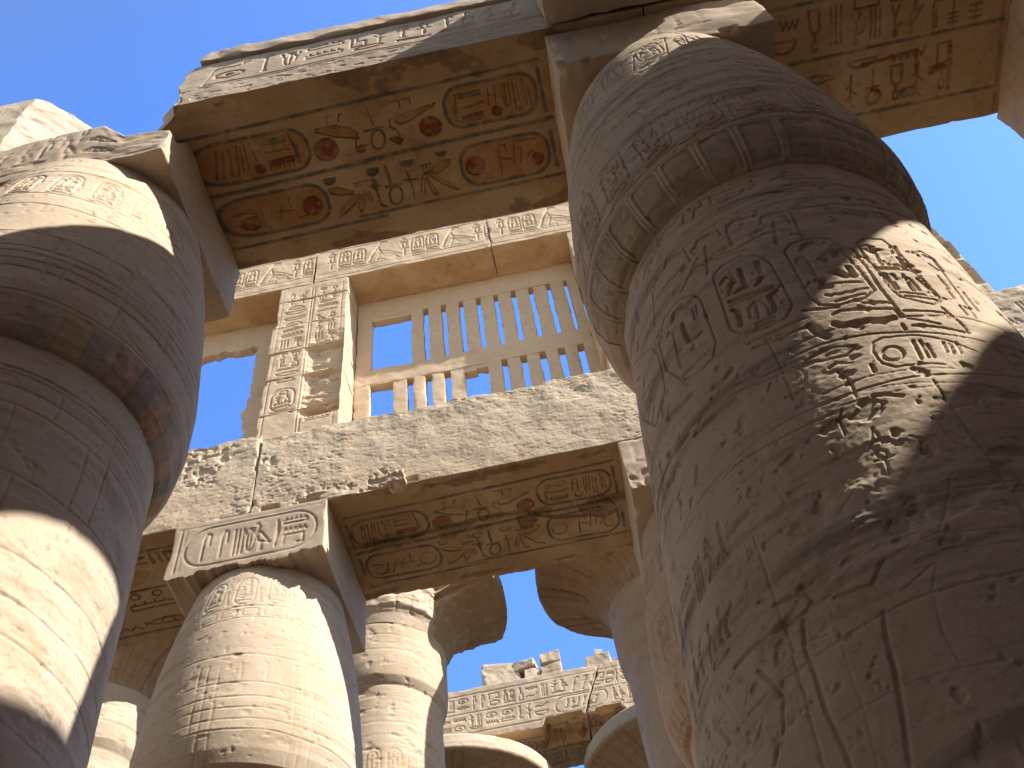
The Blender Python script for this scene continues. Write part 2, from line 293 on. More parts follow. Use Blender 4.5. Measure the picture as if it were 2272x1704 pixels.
R_STROKES = """
0.022,0.014:-553,5619 -499,5658 -382,5650 -294,5526 -262,5392 -255,4911 -265,4859 -311,4785 -418,4790 -518,4871 -559,4980 -553,5619
:-175,5473 -130,5532 -19,5527 44,5481 80,5366 102,4799 35,4730 -74,4718 -152,4775 -172,4875 -175,5473
:166,5381 221,5447 314,5437 347,5321 390,4725 383,4691 333,4636 271,4657 194,4709 179,4805 166,5381
:131,5314 136,5229 131,4813 151,4502
:444,5312 502,5359 548,5306 538,4864 516,4559
:-975,5631 -920,5712 -787,5706 -690,5618 -658,5505 -649,4971 -693,4860 -780,4860 -903,4961 -1001,5246 -1004,5549 -975,5631
:-1782,6451 -1273,5861 -1086,5653 -1034,5471 -1039,5089 -1203,4977 -1386,5331 -1555,5947
0.05,0.035:-526,5481 -492,5513 -465,5485 -453,5409
:-477,5420 -507,5314
:-413,5508 -419,5396 -412,5271
:-470,5284 -416,5300
:-369,5238 -327,5302
:-516,5238 -298,5141
:-518,5142 -495,5098 -508,4949
:-295,5083 -336,5065 -331,4973 -341,4901
:-866,5581 -847,5638 -787,5624 -753,5574
:-794,5204 -734,5166 -708,5167
:-807,5441 -806,5330 -794,5204
:-5,5084 16,5029 55,4978 54,5113
:-112,5031 -80,5019 -110,4942 -68,4923
:185,5046 366,5043
:193,4978 205,4867 204,4803
:350,4937 368,4823
:328,5195 340,5081 279,5092
:502,5297 551,5284 551,5142
0.065,0.045:-101,5408 -69,5471 -33,5465 -1,5404
:-32,5078 17,4995
0.03,0.022:-329,5495 -331,5330
:-311,5485 -316,5335
:-516,5182 -307,5119
:-452,4955 -444,5050 -413,5085 -375,5058 -361,4987 -366,4889
:-400,5100 -418,4911
:-427,5136 -398,5109 -370,5083
:-439,4876 -351,4851
:-441,4839 -354,4814
:-154,5284 -138,5341 -107,5335 -96,5260 -102,5036
:-51,5264 -10,5250 -27,5213
:28,5315 22,5233
:50,5316 40,5237
:-85,4957 71,4906
:-80,4763 46,4777
:-108,4856 -89,4831 -70,4840 -50,4822 -23,4831 -1,4819 27,4831 76,4829
:183,5342 214,5352 231,5279
:233,5254 215,5089
:244,5160 251,5090
:328,5352 321,5265
:360,5362 346,5224
:243,4910 284,4957 307,4917 312,4788
:286,4980 284,4784
:282,4891 275,4783
:208,4760 367,4738
:221,4718 362,4695
:-927,5498 -912,5527 -882,5462 -890,5178 -888,5073
:-722,5476 -721,5339
:-695,5476 -708,5339
:-893,5163 -685,5027
:-906,4985 -868,4981 -826,4972 -800,4959 -761,4956 -737,4948 -688,4950
:-1384,5788 -1230,5605
:-1339,5496 -1098,5311
:-1292,5256 -1207,5253 -1137,5176
:-1244,5061 -1181,5132
:493,5184 522,5122
:489,5032 493,4879
:480,4871 479,4765
:476,4680 475,4577
:582,4896 576,4681
0.02,0.012:-594,6130 -552,6154 -450,6098
:-387,6057 -345,6114 -257,6055
:-402,5835 -396,6041
:-534,6022 -569,5694
:-154,5788 -190,5562
:-1028,6222 -990,6306 -892,6244
:-968,6155 -1007,5781
:-822,6215 -780,6271 -684,6183
:-762,5758 -645,5877 -500,5785 -327,5667
:-235,5779 -118,5729 -55,5576
0.03,0.025:-501,4758 -395,4722 -234,4705
:-494,4692 -393,4642 -227,4620
:23,4684 130,4657
:-122,4650 -87,4665 23,4622 134,4585 143,4503
:167,4559 256,4555 356,4550 353,4490
:161,4481 287,4420
:162,4404 275,4381 388,4347
:-226,4779 -152,4734 -85,4705
:123,4431 122,4374
:396,4464 398,4349
:360,4612 400,4426
0.07,0.05:-135,4561 -105,4519 -49,4522
:-53,4505 -3,4516 43,4485 111,4501
:-234,4627 -214,4530 -188,4469
:-142,3873 -97,3859 -46,3815
:-739,4628 -674,4605 -624,4643
:-908,4443 -819,4413 -718,4385 -654,4381
:-1150,4608 -1060,4522 -957,4501
:-1079,4851 -946,4767 -871,4757
0.02,0.016:-352,4425 -222,4424 1,4380 216,4323 449,4276
:-311,4346 -196,4364 -99,4318 -158,4262 -252,4288 -314,4331
:-311,4022 -125,4031 48,4006 188,3989 411,3964
:-271,3936 -81,3921 116,3870 355,3818
:-262,3881 -61,3862 107,3841
:-663,4444 -537,4379 -406,4325
:-569,4085 -423,4009 -259,3925
:-630,4505 -561,4447 -496,4398 -394,4382
:-47,4109 -54,4227 -34,4305 10,4329 136,4314 272,4250 361,4156
:-47,4109 -10,4056 131,4040 184,4023
:-505,4356 -473,4334 -504,4269 -466,4240
:-361,3546 -333,3548 -318,3493
:-97,3524 -32,3434 -44,3373 -70,3346 -121,3388
:155,3660 212,3624
:175,3598 238,3579
:-147,3584 -155,3505
0.03,0.025:-239,4206 -204,4228 -153,4187
:-214,4150 -208,4078
:-87,4124 -89,4057
:121,4262 108,4089
:150,4256 141,4098
:169,4217 162,4095
:242,4231 229,4141
:266,4231 254,4124
:299,4234 286,4126
:-236,3522 -201,3651 -191,3530
:-222,3553 -188,3556
:-212,3435 -218,3334
:-245,3433 -182,3427
:-67,3494 -88,3395
:27,3549 28,3464
:35,3489 67,3423
:36,3406 59,3357
:54,4158 47,4140 37,4126 25,4116 11,4112 -2,4115 -13,4123 -21,4137 -27,4155 -28,4174 -25,4193 -18,4210 -8,4224 4,4234 17,4237 31,4235 42,4226 51,4213 56,4196 57,4177 54,4158
:-195,3450 -198,3443 -202,3439 -207,3436 -212,3437 -217,3439 -222,3444 -226,3451 -228,3459 -229,3467 -228,3475 -226,3481 -222,3486 -217,3488 -211,3488 -206,3485 -201,3480 -197,3474 -195,3466 -194,3458 -195,3450
:58,3611 54,3602 48,3595 41,3590 33,3588 26,3590 19,3594 13,3601 10,3610 9,3619 10,3628 14,3637 20,3644 27,3648 35,3650 43,3648 50,3644 55,3638 59,3629 60,3620 58,3611
0.018,0.012:-339,4216 -346,4195 -358,4182 -374,4177 -391,4183 -408,4197 -424,4219 -437,4248 -445,4279 -449,4310 -447,4337 -439,4358 -427,4370 -411,4373 -393,4367 -375,4352 -360,4330 -347,4302 -339,4272 -336,4243 -339,4216
:-365,4244 -369,4235 -375,4229 -382,4228 -391,4231 -399,4239 -407,4250 -414,4263 -418,4277 -420,4292 -419,4304 -415,4314 -409,4319 -402,4320 -393,4316 -384,4309 -376,4298 -370,4285 -366,4270 -364,4256 -365,4244
0.03,0.03:-815,3918 -728,3920 -534,3873 -425,3856 -292,3846
:-534,3873 -549,3845
:-268,3855 -294,3802 -297,3671
0.02,0.016:-820,3938 -725,3923 -541,3872 -288,3856
:-887,3133 -859,3186 -787,3174 -729,3077 -659,3086
:-421,3237 -330,3325 -273,3240
:-515,2821 -503,2882 -346,2961 -341,3008 -421,3237
:-274,2956 -111,2869 61,2830
:-182,2810 -86,2773 33,2756
:-355,2868 -169,2902 -111,3024 -40,3207
:-218,2752 -266,2630 -291,2430 -288,2255
:-570,2755 -576,2443 -574,2247 -594,2025
:-1116,2851 -1034,2594
:-1070,2849 -1013,2601 -950,2726
:-650,2271 -414,2276 -166,2224
:-487,3415 -488,3359
:-465,3412 -467,3356
:-444,3411 -446,3355
:-820,3523 -800,3539 -767,3517
:-854,3014 -753,2938
:-775,3834 -648,3378
:-613,3654 -565,3216
:-949,3873 -977,3506 -972,3144
:-143,3132 -12,3120 165,3107
:-127,3033 -8,2992 122,2988
0.05,0.035:-756,2973 -699,2953 -638,2924 -619,2873
:-621,2866 -653,2835 -779,2853 -916,2872 -1002,2870
:-669,2819 -695,2693 -688,2501 -687,2340 -669,2152 -668,2071
:-421,2625 -442,2499 -456,2347 -479,2174 -512,1978
:-896,2745 -847,2637 -823,2530 -846,2443 -920,2304
:-544,2808 -419,2776 -367,2861
:-815,3053 -779,3031
0.03,0.02:-1160,2866 -1032,2841 -859,2859 -704,2855
:-600,2830 -548,2828
:-561,2716 -467,2619 -414,2619
:-341,2683 -225,2756
:-971,2533 -911,2531 -981,2462
:-1225,2636 -1101,2575 -1014,2507
0.014,0.012:-1605,5531 -1604,4987
:-1529,5361 -1605,4907
:-1457,5198 -1606,4829
:-1411,5077 -1572,4706
:-1376,4973 -1509,4548
:-1346,4878 -1475,4432
:-1319,4791 -1449,4328
:-1296,4708 -1428,4232
:-1273,4629 -1410,4142
:-1253,4553 -1394,4056
:-1234,4481 -1379,3974
:-1216,4411 -1366,3895
:-1200,4344 -1354,3818
:-1184,4280 -1342,3745
0.018,0.012:-1094,6750 -928,6803 -722,6795 -545,6777 -334,6701 -127,6625 122,6573
:-801,6642 -750,6680 -624,6677 -471,6629 -298,6575 -154,6528 -143,6471 -187,6430 -281,6424 -493,6482 -647,6530 -811,6572 -801,6642
:-820,6558 -582,6480 -297,6360 229,6205
:-651,5912 -540,5845 -400,5754 -221,5763 -68,5696
:-827,6213 -794,6281 -687,6198
:-9,5973 173,5986
:-663,6222 -646,6015
:-50,5939 -61,5548
0.03,0.022:-639,6640 -613,6659 -577,6638 -613,6490
:-545,6612 -525,6639 -493,6615 -537,6480
:-536,6575 -451,6557 -459,6642
:-398,6616 -405,6511
:-384,6590 -328,6576
:-420,6465 -362,6453 -353,6438 -216,6435
:-594,6113 -568,6165 -510,6144 -432,6116
:-395,5820 -391,6030 -386,6105 -338,6117 -223,6057
:-214,5912 -198,5997 -153,6011 -84,5977 -80,5798
:-536,6030 -574,5690
:-154,5866 -194,5592
:19,6516 35,6557 103,6552 152,6484
:-50,6472 9,6508 137,6478
:9,6449 253,6416
:-312,6513 -254,6487 -171,6474
:-138,6584 -143,6541
:-802,6586 -731,6633 -657,6624
:-454,6611 -470,6552
:-435,6099 -430,6030
0.035,0.025:-1101,6694 -947,6721 -837,6708
:-1103,6629 -938,6607 -854,6597
:-967,6504 -895,6504
0.022,0.016:-406,7888 -426,7470 -457,7357 -530,7321 -599,7427 -617,7643 -614,7717
:-310,7856 -338,7501 -324,7325 -224,7241 -158,7330 -140,7582
:-47,7701 -74,7304 -66,7170 18,7153 93,7226 114,7355
:187,7254 201,7097 283,7063 356,7168
:-716,7784 -709,7577 -741,7461 -880,7479 -915,7577
:-1240,7884 -1170,7541 -1016,7551 -1025,7825 -1095,8090
:-1595,8108 -1505,7667 -1320,7477 -1285,7677
0.03,0.024:-560,7601 -544,7536 -453,7477 -441,7426
:-579,7440 -517,7393 -459,7440
:-467,7823 -468,7676 -504,7570
:-439,7812 -450,7687
:-282,7476 -273,7571 -204,7508 -217,7392
:-289,7354 -198,7307
:-243,7489 -260,7355
:-41,7296 -1,7260 84,7244
:33,7570 61,7466
:-43,7465 -38,7348
:202,7199 302,7150
:-916,7703 -837,7627
:-892,7844 -853,7833
:-794,7659 -788,7392
:-752,7695 -746,7550
:-1157,7940 -1112,7635 -1026,7579
:-560,7768 -544,7588
:6,7364 35,7370 49,7306
:138,7403 167,7285
:-1361,7767 -1397,7570
:-1264,7483 -1377,7279
:-1173,7459 -1084,7509
0.09,0.05:-306,7881 -262,7819
:-186,7774 -144,7720
:69,7606 101,7560
:-5,7738 53,7704
:213,7653 239,7640
:-528,8241 -469,8015
0.022,0.014:-284,9910 -134,10131 -43,10076 -131,9337 -146,9001
:-353,9793 -407,9227
:-355,9497 -214,9423
:-232,9882 -158,9739
:104,10385 136,10114 65,9607 10,9257
:-93,10107 -21,9895 77,9669
:-300,9205 -198,9135
:-302,9756 -317,9553
:-223,9644 -227,9398
:-180,9591 -179,9393
0.02,0.012:-292,8597 -237,8678 -189,8612
:-369,8475 -313,8444 -187,8310
:-467,8336 -353,8279 -127,8207
:-43,8054 99,8000 307,7821
:-1317,9541 -959,8886 -711,8514 -467,8336
"""
SOFFIT = """
sb,0.06,0.004:-3280,3943 -2271,3922 -1052,3885
sb,0.06,0.004:-1372,3901 -711,3885 701,3846
sb,0.075,0.004:-3294,4682 -1237,4618
sb,0.075,0.004:-1565,4617 756,4561
sb,0.06,0.004:-3267,5404 -1424,5358
sb,0.06,0.004:-1750,5307 823,5284
sb,0.07,0.004:-3286,4087 -3287,4572
sb,0.07,0.004:-3271,4800 -3275,5137
sb,0.07,0.004:683,3954 707,4462
sb,0.07,0.004:718,4717 736,5169
cb,0.06,0.006:-3253,4053 -2109,4560
cb,0.06,0.006:-3212,4769 -2078,5269
cb,0.06,0.006:-451,3965 634,4456
cb,0.06,0.006:-408,4696 667,5212
fr,0,0.012:-1773,4418 -1792,4459 -1822,4493 -1861,4517 -1906,4528 -1950,4525 -1991,4509 -2024,4481 -2045,4444 -2053,4402 -2048,4358 -2028,4317 -1998,4284 -1959,4260 -1915,4250 -1871,4252 -1831,4268 -1798,4295 -1777,4332 -1768,4374 -1773,4418
fr,0,0.012:-2159,5068 -2175,5103 -2202,5133 -2235,5154 -2273,5164 -2310,5162 -2344,5148 -2372,5123 -2389,5091 -2396,5054 -2390,5016 -2373,4980 -2347,4951 -2314,4930 -2277,4921 -2239,4923 -2205,4937 -2178,4961 -2161,4993 -2154,5029 -2159,5068
fr,0,0.012:-2663,4464 -2672,4482 -2686,4497 -2703,4507 -2723,4512 -2742,4511 -2759,4504 -2773,4492 -2781,4476 -2784,4457 -2781,4438 -2772,4420 -2758,4406 -2741,4395 -2722,4391 -2703,4392 -2685,4399 -2672,4411 -2663,4427 -2660,4445 -2663,4464
fr,0,0.012:-2928,5126 -2941,5152 -2961,5173 -2985,5189 -3013,5196 -3040,5194 -3065,5184 -3084,5166 -3096,5143 -3100,5116 -3095,5088 -3082,5062 -3062,5041 -3037,5026 -3010,5019 -2983,5020 -2958,5030 -2939,5048 -2927,5071 -2923,5098 -2928,5126
fr,0,0.012:-1468,4476 -1474,4489 -1484,4500 -1496,4508 -1510,4511 -1525,4510 -1538,4505 -1549,4496 -1556,4484 -1559,4471 -1557,4457 -1552,4444 -1542,4433 -1529,4425 -1515,4422 -1501,4423 -1488,4428 -1477,4437 -1470,4449 -1467,4462 -1468,4476
fr,0,0.012:-2606,4385 -2304,4376 -2319,4448 -2614,4458
fr,0,0.012:-532,4395 -546,4430 -571,4458 -605,4478 -643,4487 -684,4485 -721,4471 -753,4446 -774,4414 -785,4378 -782,4341 -768,4306 -743,4278 -709,4259 -671,4250 -631,4252 -594,4266 -563,4290 -541,4322 -530,4358 -532,4395
fr,0,0.012:-121,4988 -134,5024 -157,5055 -188,5076 -223,5086 -260,5084 -295,5070 -324,5046 -344,5013 -354,4976 -352,4938 -338,4902 -315,4872 -285,4852 -249,4842 -213,4844 -178,4857 -150,4881 -129,4913 -119,4950 -121,4988
fr,0,0.012:206,4361 200,4377 188,4391 173,4400 155,4404 135,4402 117,4396 102,4384 91,4370 85,4353 85,4336 91,4320 103,4307 118,4298 136,4294 155,4295 174,4302 189,4313 200,4327 206,4344 206,4361
fr,0,0.012:589,5046 582,5068 568,5087 550,5101 528,5107 506,5106 484,5097 466,5082 453,5062 447,5039 447,5015 454,4992 468,4974 486,4960 508,4954 530,4955 551,4964 569,4979 582,4999 589,5022 589,5046
fr,0,0.012:-273,4325 -23,4320 -24,4364 -275,4369
fr,0,0.012:-1159,4416 -1079,4411 -1009,4449 -1045,4509 -1098,4490
fg,0,0.008:-2584,4126 -2349,4121 -2354,4185 -2592,4198
fg,0,0.008:-2266,4228 -2232,4268 -2240,4398 -2282,4406
fg,0,0.008:-1473,4855 -1447,4878 -1458,5014 -1488,5007
fg,0,0.008:-268,4064 -21,4060 -17,4111 -258,4117
fg,0,0.008:-351,4191 -324,4197 -322,4388 -349,4382
fg,0,0.008:-1495,4850 -1456,4867 -1461,5000 -1496,4993
fo,0,0.012:-1986,4151 -1861,4146 -1716,4129 -1589,4172 -1505,4263 -1511,4343 -1610,4306 -1784,4260 -1893,4204
fo,0,0.012:-2035,4885 -1927,4874 -1744,4967 -1755,5008 -1912,4991 -2011,4943
fo,0,0.012:-1997,5265 -1961,5165 -1817,5056 -1692,5014 -1754,5123 -1893,5216
fo,0,0.012:-1698,5065 -1607,4998 -1651,5164 -1726,5263 -1737,5180
fo,0,0.012:-1021,4179 -900,4146 -755,4134 -551,4105 -587,4141 -741,4195 -869,4256 -1001,4271 -1048,4232
fo,0,0.012:-753,4873 -621,4808 -522,4822 -550,4886 -682,4951 -755,4951
fo,0,0.012:-801,4956 -706,4993 -571,5118 -488,5217 -584,5180 -720,5054
fo,0,0.012:-836,4980 -775,5105 -743,5225 -799,5212 -842,5074
fb,0,0.01:-2060,4750 -1908,4750 -1932,4804 -1996,4833 -2046,4813
fb,0,0.01:-1523,4741 -1379,4739 -1403,4801 -1466,4830 -1515,4802
fb,0,0.01:-1528,4725 -1384,4734 -1417,4804 -1481,4822 -1523,4789
fb,0,0.01:-1119,4722 -953,4728 -988,4782 -1055,4791 -1100,4765
fb,0,0.01:-678,4703 -541,4710 -580,4755 -626,4764 -664,4737
fb,0,0.01:-864,4911 -759,4903 -752,4936 -848,4938
fw,0,0.008:-2776,4142 -2652,4144 -2673,4254 -2741,4223
fw,0,0.008:79,4052 149,4053 144,4152 83,4139
fw,0,0.008:363,4271 420,4269 416,4370 373,4375
sr,0.03,0.008:-3075,4150 -3130,4487
sr,0.03,0.008:-3039,4158 -3081,4481
sr,0.03,0.008:-2990,4152 -3026,4485
sr,0.03,0.008:-2922,4134 -2979,4487
sd,0.02,0.008:-2878,4144 -2927,4448
sd,0.02,0.008:-2829,4138 -2863,4445
sd,0.02,0.008:-2607,4268 -2558,4284 -2507,4274 -2464,4287 -2415,4278 -2332,4288
sd,0.02,0.008:-2294,4092 -2257,4478
sd,0.02,0.008:-2617,4469 -2612,4501
sd,0.02,0.008:-2562,4470 -2556,4499
sd,0.02,0.008:-2507,4468 -2501,4500
sd,0.02,0.008:-2450,4466 -2444,4496
sd,0.02,0.008:-2395,4465 -2388,4494
sd,0.02,0.008:-2338,4460 -2332,4492
sd,0.02,0.008:-2755,4220 -2738,4356
sd,0.02,0.008:-1821,4114 -1812,4005 -1764,3999
sd,0.02,0.008:-1689,4087 -1658,4006 -1620,4006
sd,0.02,0.008:-2888,4957 -2914,5183
sd,0.02,0.008:-2768,4984 -2858,5214
sd,0.02,0.008:-2626,4945 -2704,5141
sd,0.02,0.008:-2718,5030 -2495,5045
sd,0.02,0.008:-3122,4975 -3035,4959 -2953,5004
sd,0.02,0.008:-2525,4880 -2535,5018
sd,0.02,0.008:-2465,5159 -2327,5136
sd,0.02,0.008:-1717,4869 -1635,4862 -1538,4857
sd,0.02,0.008:-1702,4873 -1708,4923
sd,0.02,0.008:-1670,4871 -1675,4922
sd,0.02,0.008:-1637,4870 -1643,4920
sd,0.02,0.008:-1596,5018 -1581,5144
sd,0.02,0.008:-1561,5008 -1546,5134
sd,0.02,0.008:-1481,5009 -1462,5189 -1398,5256
sd,0.02,0.008:-1518,4965 -1420,4961
sd,0.02,0.008:-1505,4263 -1548,4335 -1562,4414 -1575,4494
sd,0.02,0.008:-1487,4431 -1409,4431
sd,0.02,0.008:-1986,4151 -1878,4207 -1784,4260 -1610,4306
sd,0.02,0.008:-1979,4128 -1854,4123 -1714,4121
sd,0.02,0.008:-308,4056 -322,4388
sd,0.02,0.008:-278,4214 -225,4233 -180,4220 -126,4232 -81,4220 7,4202
sd,0.02,0.008:-278,4383 -268,4407
sd,0.02,0.008:-227,4382 -218,4406
sd,0.02,0.008:-178,4382 -168,4407
sd,0.02,0.008:-128,4383 -118,4407
sd,0.02,0.008:-77,4382 -68,4406
sd,0.02,0.008:79,4052 59,4264
sd,0.02,0.008:149,4053 150,4269
sd,0.02,0.008:235,4043 252,4335
sd,0.02,0.008:276,4044 275,4325
sd,0.02,0.008:325,4047 314,4304
sd,0.02,0.008:372,4057 375,4361
sd,0.02,0.008:415,4095 427,4387
sd,0.02,0.008:487,4039 506,4345
sd,0.02,0.008:523,4118 556,4341
sd,0.02,0.008:252,4335 275,4325
sd,0.02,0.008:375,4361 427,4387
sd,0.02,0.008:70,4775 60,5147
sd,0.02,0.008:70,4775 157,4778 152,4885
sd,0.02,0.008:260,4770 227,5041
sd,0.02,0.008:303,4856 348,4850 303,5027
sd,0.02,0.008:71,4929 209,4975
sd,0.02,0.008:376,5027 436,4932 481,4926
sd,0.02,0.008:279,4744 348,4766 435,4762 550,4772
sd,0.02,0.008:-1330,4004 -1302,4221
sd,0.02,0.008:-1057,3983 -947,3992 -954,4077
sd,0.02,0.008:-917,3984 -820,3990 -828,4053
sd,0.02,0.008:-1048,4173 -1112,4203 -1116,4276 -1046,4336 -1036,4413
sd,0.02,0.008:-1063,4851 -1036,5079 -1048,5221
sd,0.02,0.008:-1118,4957 -960,4976
sd,0.02,0.008:-888,4953 -945,5131
sd,0.02,0.008:-860,4991 -913,5187
sd,0.02,0.008:-887,4820 -741,4821
sd,0.02,0.008:-859,4826 -861,4865
sd,0.02,0.008:-815,4825 -817,4866
sd,0.02,0.008:-771,4825 -773,4865
sd,0.02,0.008:-1465,5015 -1460,5227 -1405,5247
sd,0.02,0.008:-1561,4930 -1435,4958
sd,0.02,0.008:-1021,4179 -900,4146 -755,4134 -551,4105
sd,0.02,0.008:-1001,4271 -869,4256 -741,4195 -587,4141
sb,0.035,0.008:-1420,4262 -1204,4257
sb,0.035,0.008:-1291,4739 -1281,4961
sb,0.035,0.008:-1348,4994 -1164,4995
sb,0.035,0.008:-1214,4412 -1227,4446 -1246,4476 -1270,4497 -1296,4509 -1322,4509 -1345,4498 -1363,4477 -1374,4448 -1377,4413 -1371,4377 -1358,4343 -1339,4314 -1315,4293 -1289,4282 -1263,4281 -1241,4292 -1223,4313 -1212,4342 -1209,4376 -1214,4412
sb,0.035,0.008:-1178,5144 -1190,5178 -1209,5208 -1233,5230 -1258,5241 -1284,5242 -1307,5231 -1324,5209 -1335,5180 -1338,5145 -1333,5109 -1320,5075 -1301,5045 -1278,5024 -1252,5013 -1227,5012 -1205,5023 -1187,5044 -1176,5073 -1173,5107 -1178,5144
sb,0.05,0.008:-1291,4739 -1281,4961
"""
# ---------------------------------------------------------------- the ground
gx = axis(-90, 90, 1.5); GX, GY = np.meshgrid(gx, gx + 20); GP = np.c_[GX.ravel(), GY.ravel(), np.zeros(GX.size)]; GP[:, 2] = -EYE - .02 + .03 * fbm(GP, 4, 3, 2)
tag(mesh_from('ground', GP, quads(len(gx), len(gx)), None, M_sand), kind='structure')
fx = np.array([-1500., -90, 90, 1500]); FX, FY = np.meshgrid(fx, fx + 20); FP = np.c_[FX.ravel(), FY.ravel(), np.full(FX.size, -EYE - .12)]
tag(mesh_from('desert_plain', FP, quads(4, 4), None, M_sand, smooth=False), kind='structure')

# ---------------------------------------------------------------- bud columns of the side aisles
BUD = [(1.10, 6.69), (1.20, 6.70), (1.27, 6.725), (1.34, 6.80), (1.395, 6.97), (1.43, 7.25), (1.428, 7.7), (1.398, 8.3), (1.345, 8.9), (1.275, 9.4), (1.20, 9.85), (1.09, 10.36)]
SHAFT = [(1.40, -1.5), (1.37, 2.0), (1.32, 3.5), (1.28, 4.7), (1.25, 5.8), (1.21, 6.75)]
BUDC = [(r, z + .24 * max(0, min(1, (8.3 - z) / 1.3))) for r, z in BUD]; SHAFTC = SHAFT[:-1] + [(1.20, 7.0)]
RF = 1.33
def ringline(R, z, wd=.018, depth=.012, a=-2.0, b=2.4, seed=0, wob=.012):
    t = np.linspace(a, b, 60); R.stroke(np.c_[t * RF, z + wob * np.sin(t * 3.1 + seed) + wob * .5 * np.sin(t * 11 + seed * 2)], wd, depth)
def vline(R, t, z0, z1, wd=.016, depth=.012): R.stroke([(t * RF, z0), (t * RF + .01, (z0 + z1) / 2), (t * RF - .006, z1)], wd, depth)
def pits(amt, seed, sc=.09):
    def f(P, t):
        a = fbm(P, sc, 3, seed); b = fbm(P * np.array([1, 1, 2.2]), .55, 4, seed + 4)
        return -amt * sstep(.55, .85, a) - amt * 1.5 * sstep(.45, .75, b) * (.6 + .4 * a) + .12 * amt * fbm(P, .03, 2, seed + 7)
    return f
def base_part(root, cx, cy): lathe('base', [(1.95, -EYE - .1), (1.95, -EYE + .25), (1.85, -EYE + .36), (1.3, -EYE + .38)], cx, cy, M_col, root, thetas(-1.6, 1.6, .1, .1), .06, amp=.01)
def abacus_part(root, x0, x1, y0, y1, z0, z1, mat, step, **k): return block('abacus', axis(x0, x1, step), axis(y0, y1, step), axis(z0, z1, step), mat, root, **k)

# --- the great column on the right
def parse(txt, R, sel=None):
    wd = dp = None
    for ln in txt.strip().split('\n'):
        hd, pts = ln.split(':')
        if hd: wd, dp = (float(x) for x in hd.split(','))
        P = np.array([[float(x) for x in q.split(',')] for q in pts.split()]) / 1000; P[:, 0] *= RF
        zm = P[:, 1].mean()
        if sel is None or sel(zm): R.stroke(P, wd * KW * (.6 if zm < 4.05 else 1), dp * (.6 if zm < 4.05 else 1) * (.4 if dp > .044 else (1.1 if zm > 4.55 else .7) if dp > .029 else 1.25 if dp < .017 and zm > 4.55 else .75 if zm > 4.55 else .5))
KW = .72
rb = Relief(-1.7 * RF, 1.5 * RF, 6.42, 10.4, .007); rs = Relief(-1.7 * RF, 1.5 * RF, 1.5, 6.8, .006)
parse(R_STROKES, rb, lambda z: z > 6.75); parse(R_STROKES, rs, lambda z: z < 6.75)
# recessed panels round the lip of the bud
ringline(rb, 7.17, .022, .018)
for k in range(-7, 8):
    t0 = k * .225 + .0; w_ = .088
    rb.fill([((t0 - w_) * RF, 6.72), ((t0 + w_) * RF, 6.72), ((t0 + w_) * RF, 7.05), ((t0 + w_ * .8) * RF, 7.08), ((t0 - w_ * .8) * RF, 7.08), ((t0 - w_) * RF, 7.05)], .018, 'd', .22)
    rb.stroke([((t0 - .108) * RF, 6.7), ((t0 - .108) * RF, 7.1), ((t0 + .108) * RF, 7.1), ((t0 + .108) * RF, 6.7)], .016, .009)
for k in range(9): name_ring(rb, (-1.5 + k * .3) * RF, (-1.5 + k * .3 + .19) * RF, 7.22, 7.80, 40 + k, .024, .016)
for z in (7.9, 7.97): ringline(rb, z, .016, .01)
for z in (8.62, 9.02): ringline(rb, z, .014, .008, seed=2)
for k in range(7): name_ring(rb, (-1.0 + k * .33) * RF, (-1.0 + k * .33 + .2) * RF, 9.35, 9.95, 60 + k, .022, .013)
for z in (9.28, 10.02): ringline(rb, z, .018, .01)
rb.scuff(.75, .5, 21)
for z in (6.22, 5.98, 4.52, 3.95, 2.6): ringline(rs, z, .013, .008, seed=z)
for k in range(6): row(rs, (.45 + .0 * k) * RF, 1.3 * RF, 3.98 - k * .36, 4.24 - k * .36, 70 + k, .018, .007)
row(rs, -1.45 * RF, -.75 * RF, 3.4, 3.7, 81, .022, .012); row(rs, -1.45 * RF, -.8 * RF, 2.95, 3.25, 82, .022, .012)
for t, a, b in ((-.42, 4.1, 4.7), (.1, 2.6, 3.9), (-.2, 3.9, 4.15), (-.75, 2.0, 3.4)): vline(rs, t, a, b, .014, .01)
rs.scuff(.18, .5, 23)
cx, cy = 1.95, 4.6
R_ = empty('papyrus_column', (cx, cy, -EYE), 'massive carved column with a swelling bud capital, nearest and largest, filling the right side', 'column')
LEAN = lambda z: -.2 * np.clip((6.41 - z) / 3.4, 0, 1.4)
thR = thetas(-1.65, 1.35, .0052)
base_part(R_, cx - .3, cy)
lathe('shaft', SHAFT, cx, cy, M_colR, R_, thR, .0065, rs, LEAN, .008, .8, 5, RF, 4, zfine=2.0, extra=pits(.011, 51))
lathe('bud_capital', BUD, cx, cy, M_colR, R_, thR, .0075, rb, None, .008, .8, 6, RF, extra=pits(.008, 52))
ab = Relief(.8, 3.1, 10.36, 11.4, .01); row(ab, .95, 2.95, 10.62, 11.25, 5, .025, .012); ab.scuff(.7, .4, 3)
abacus_part(R_, .81, 3.12, 3.6, 5.75, 10.36, 11.395, M_beam, .025, faces={'-y': ab}, rnd=.03, chip=.12, amp=.018, seed=12)

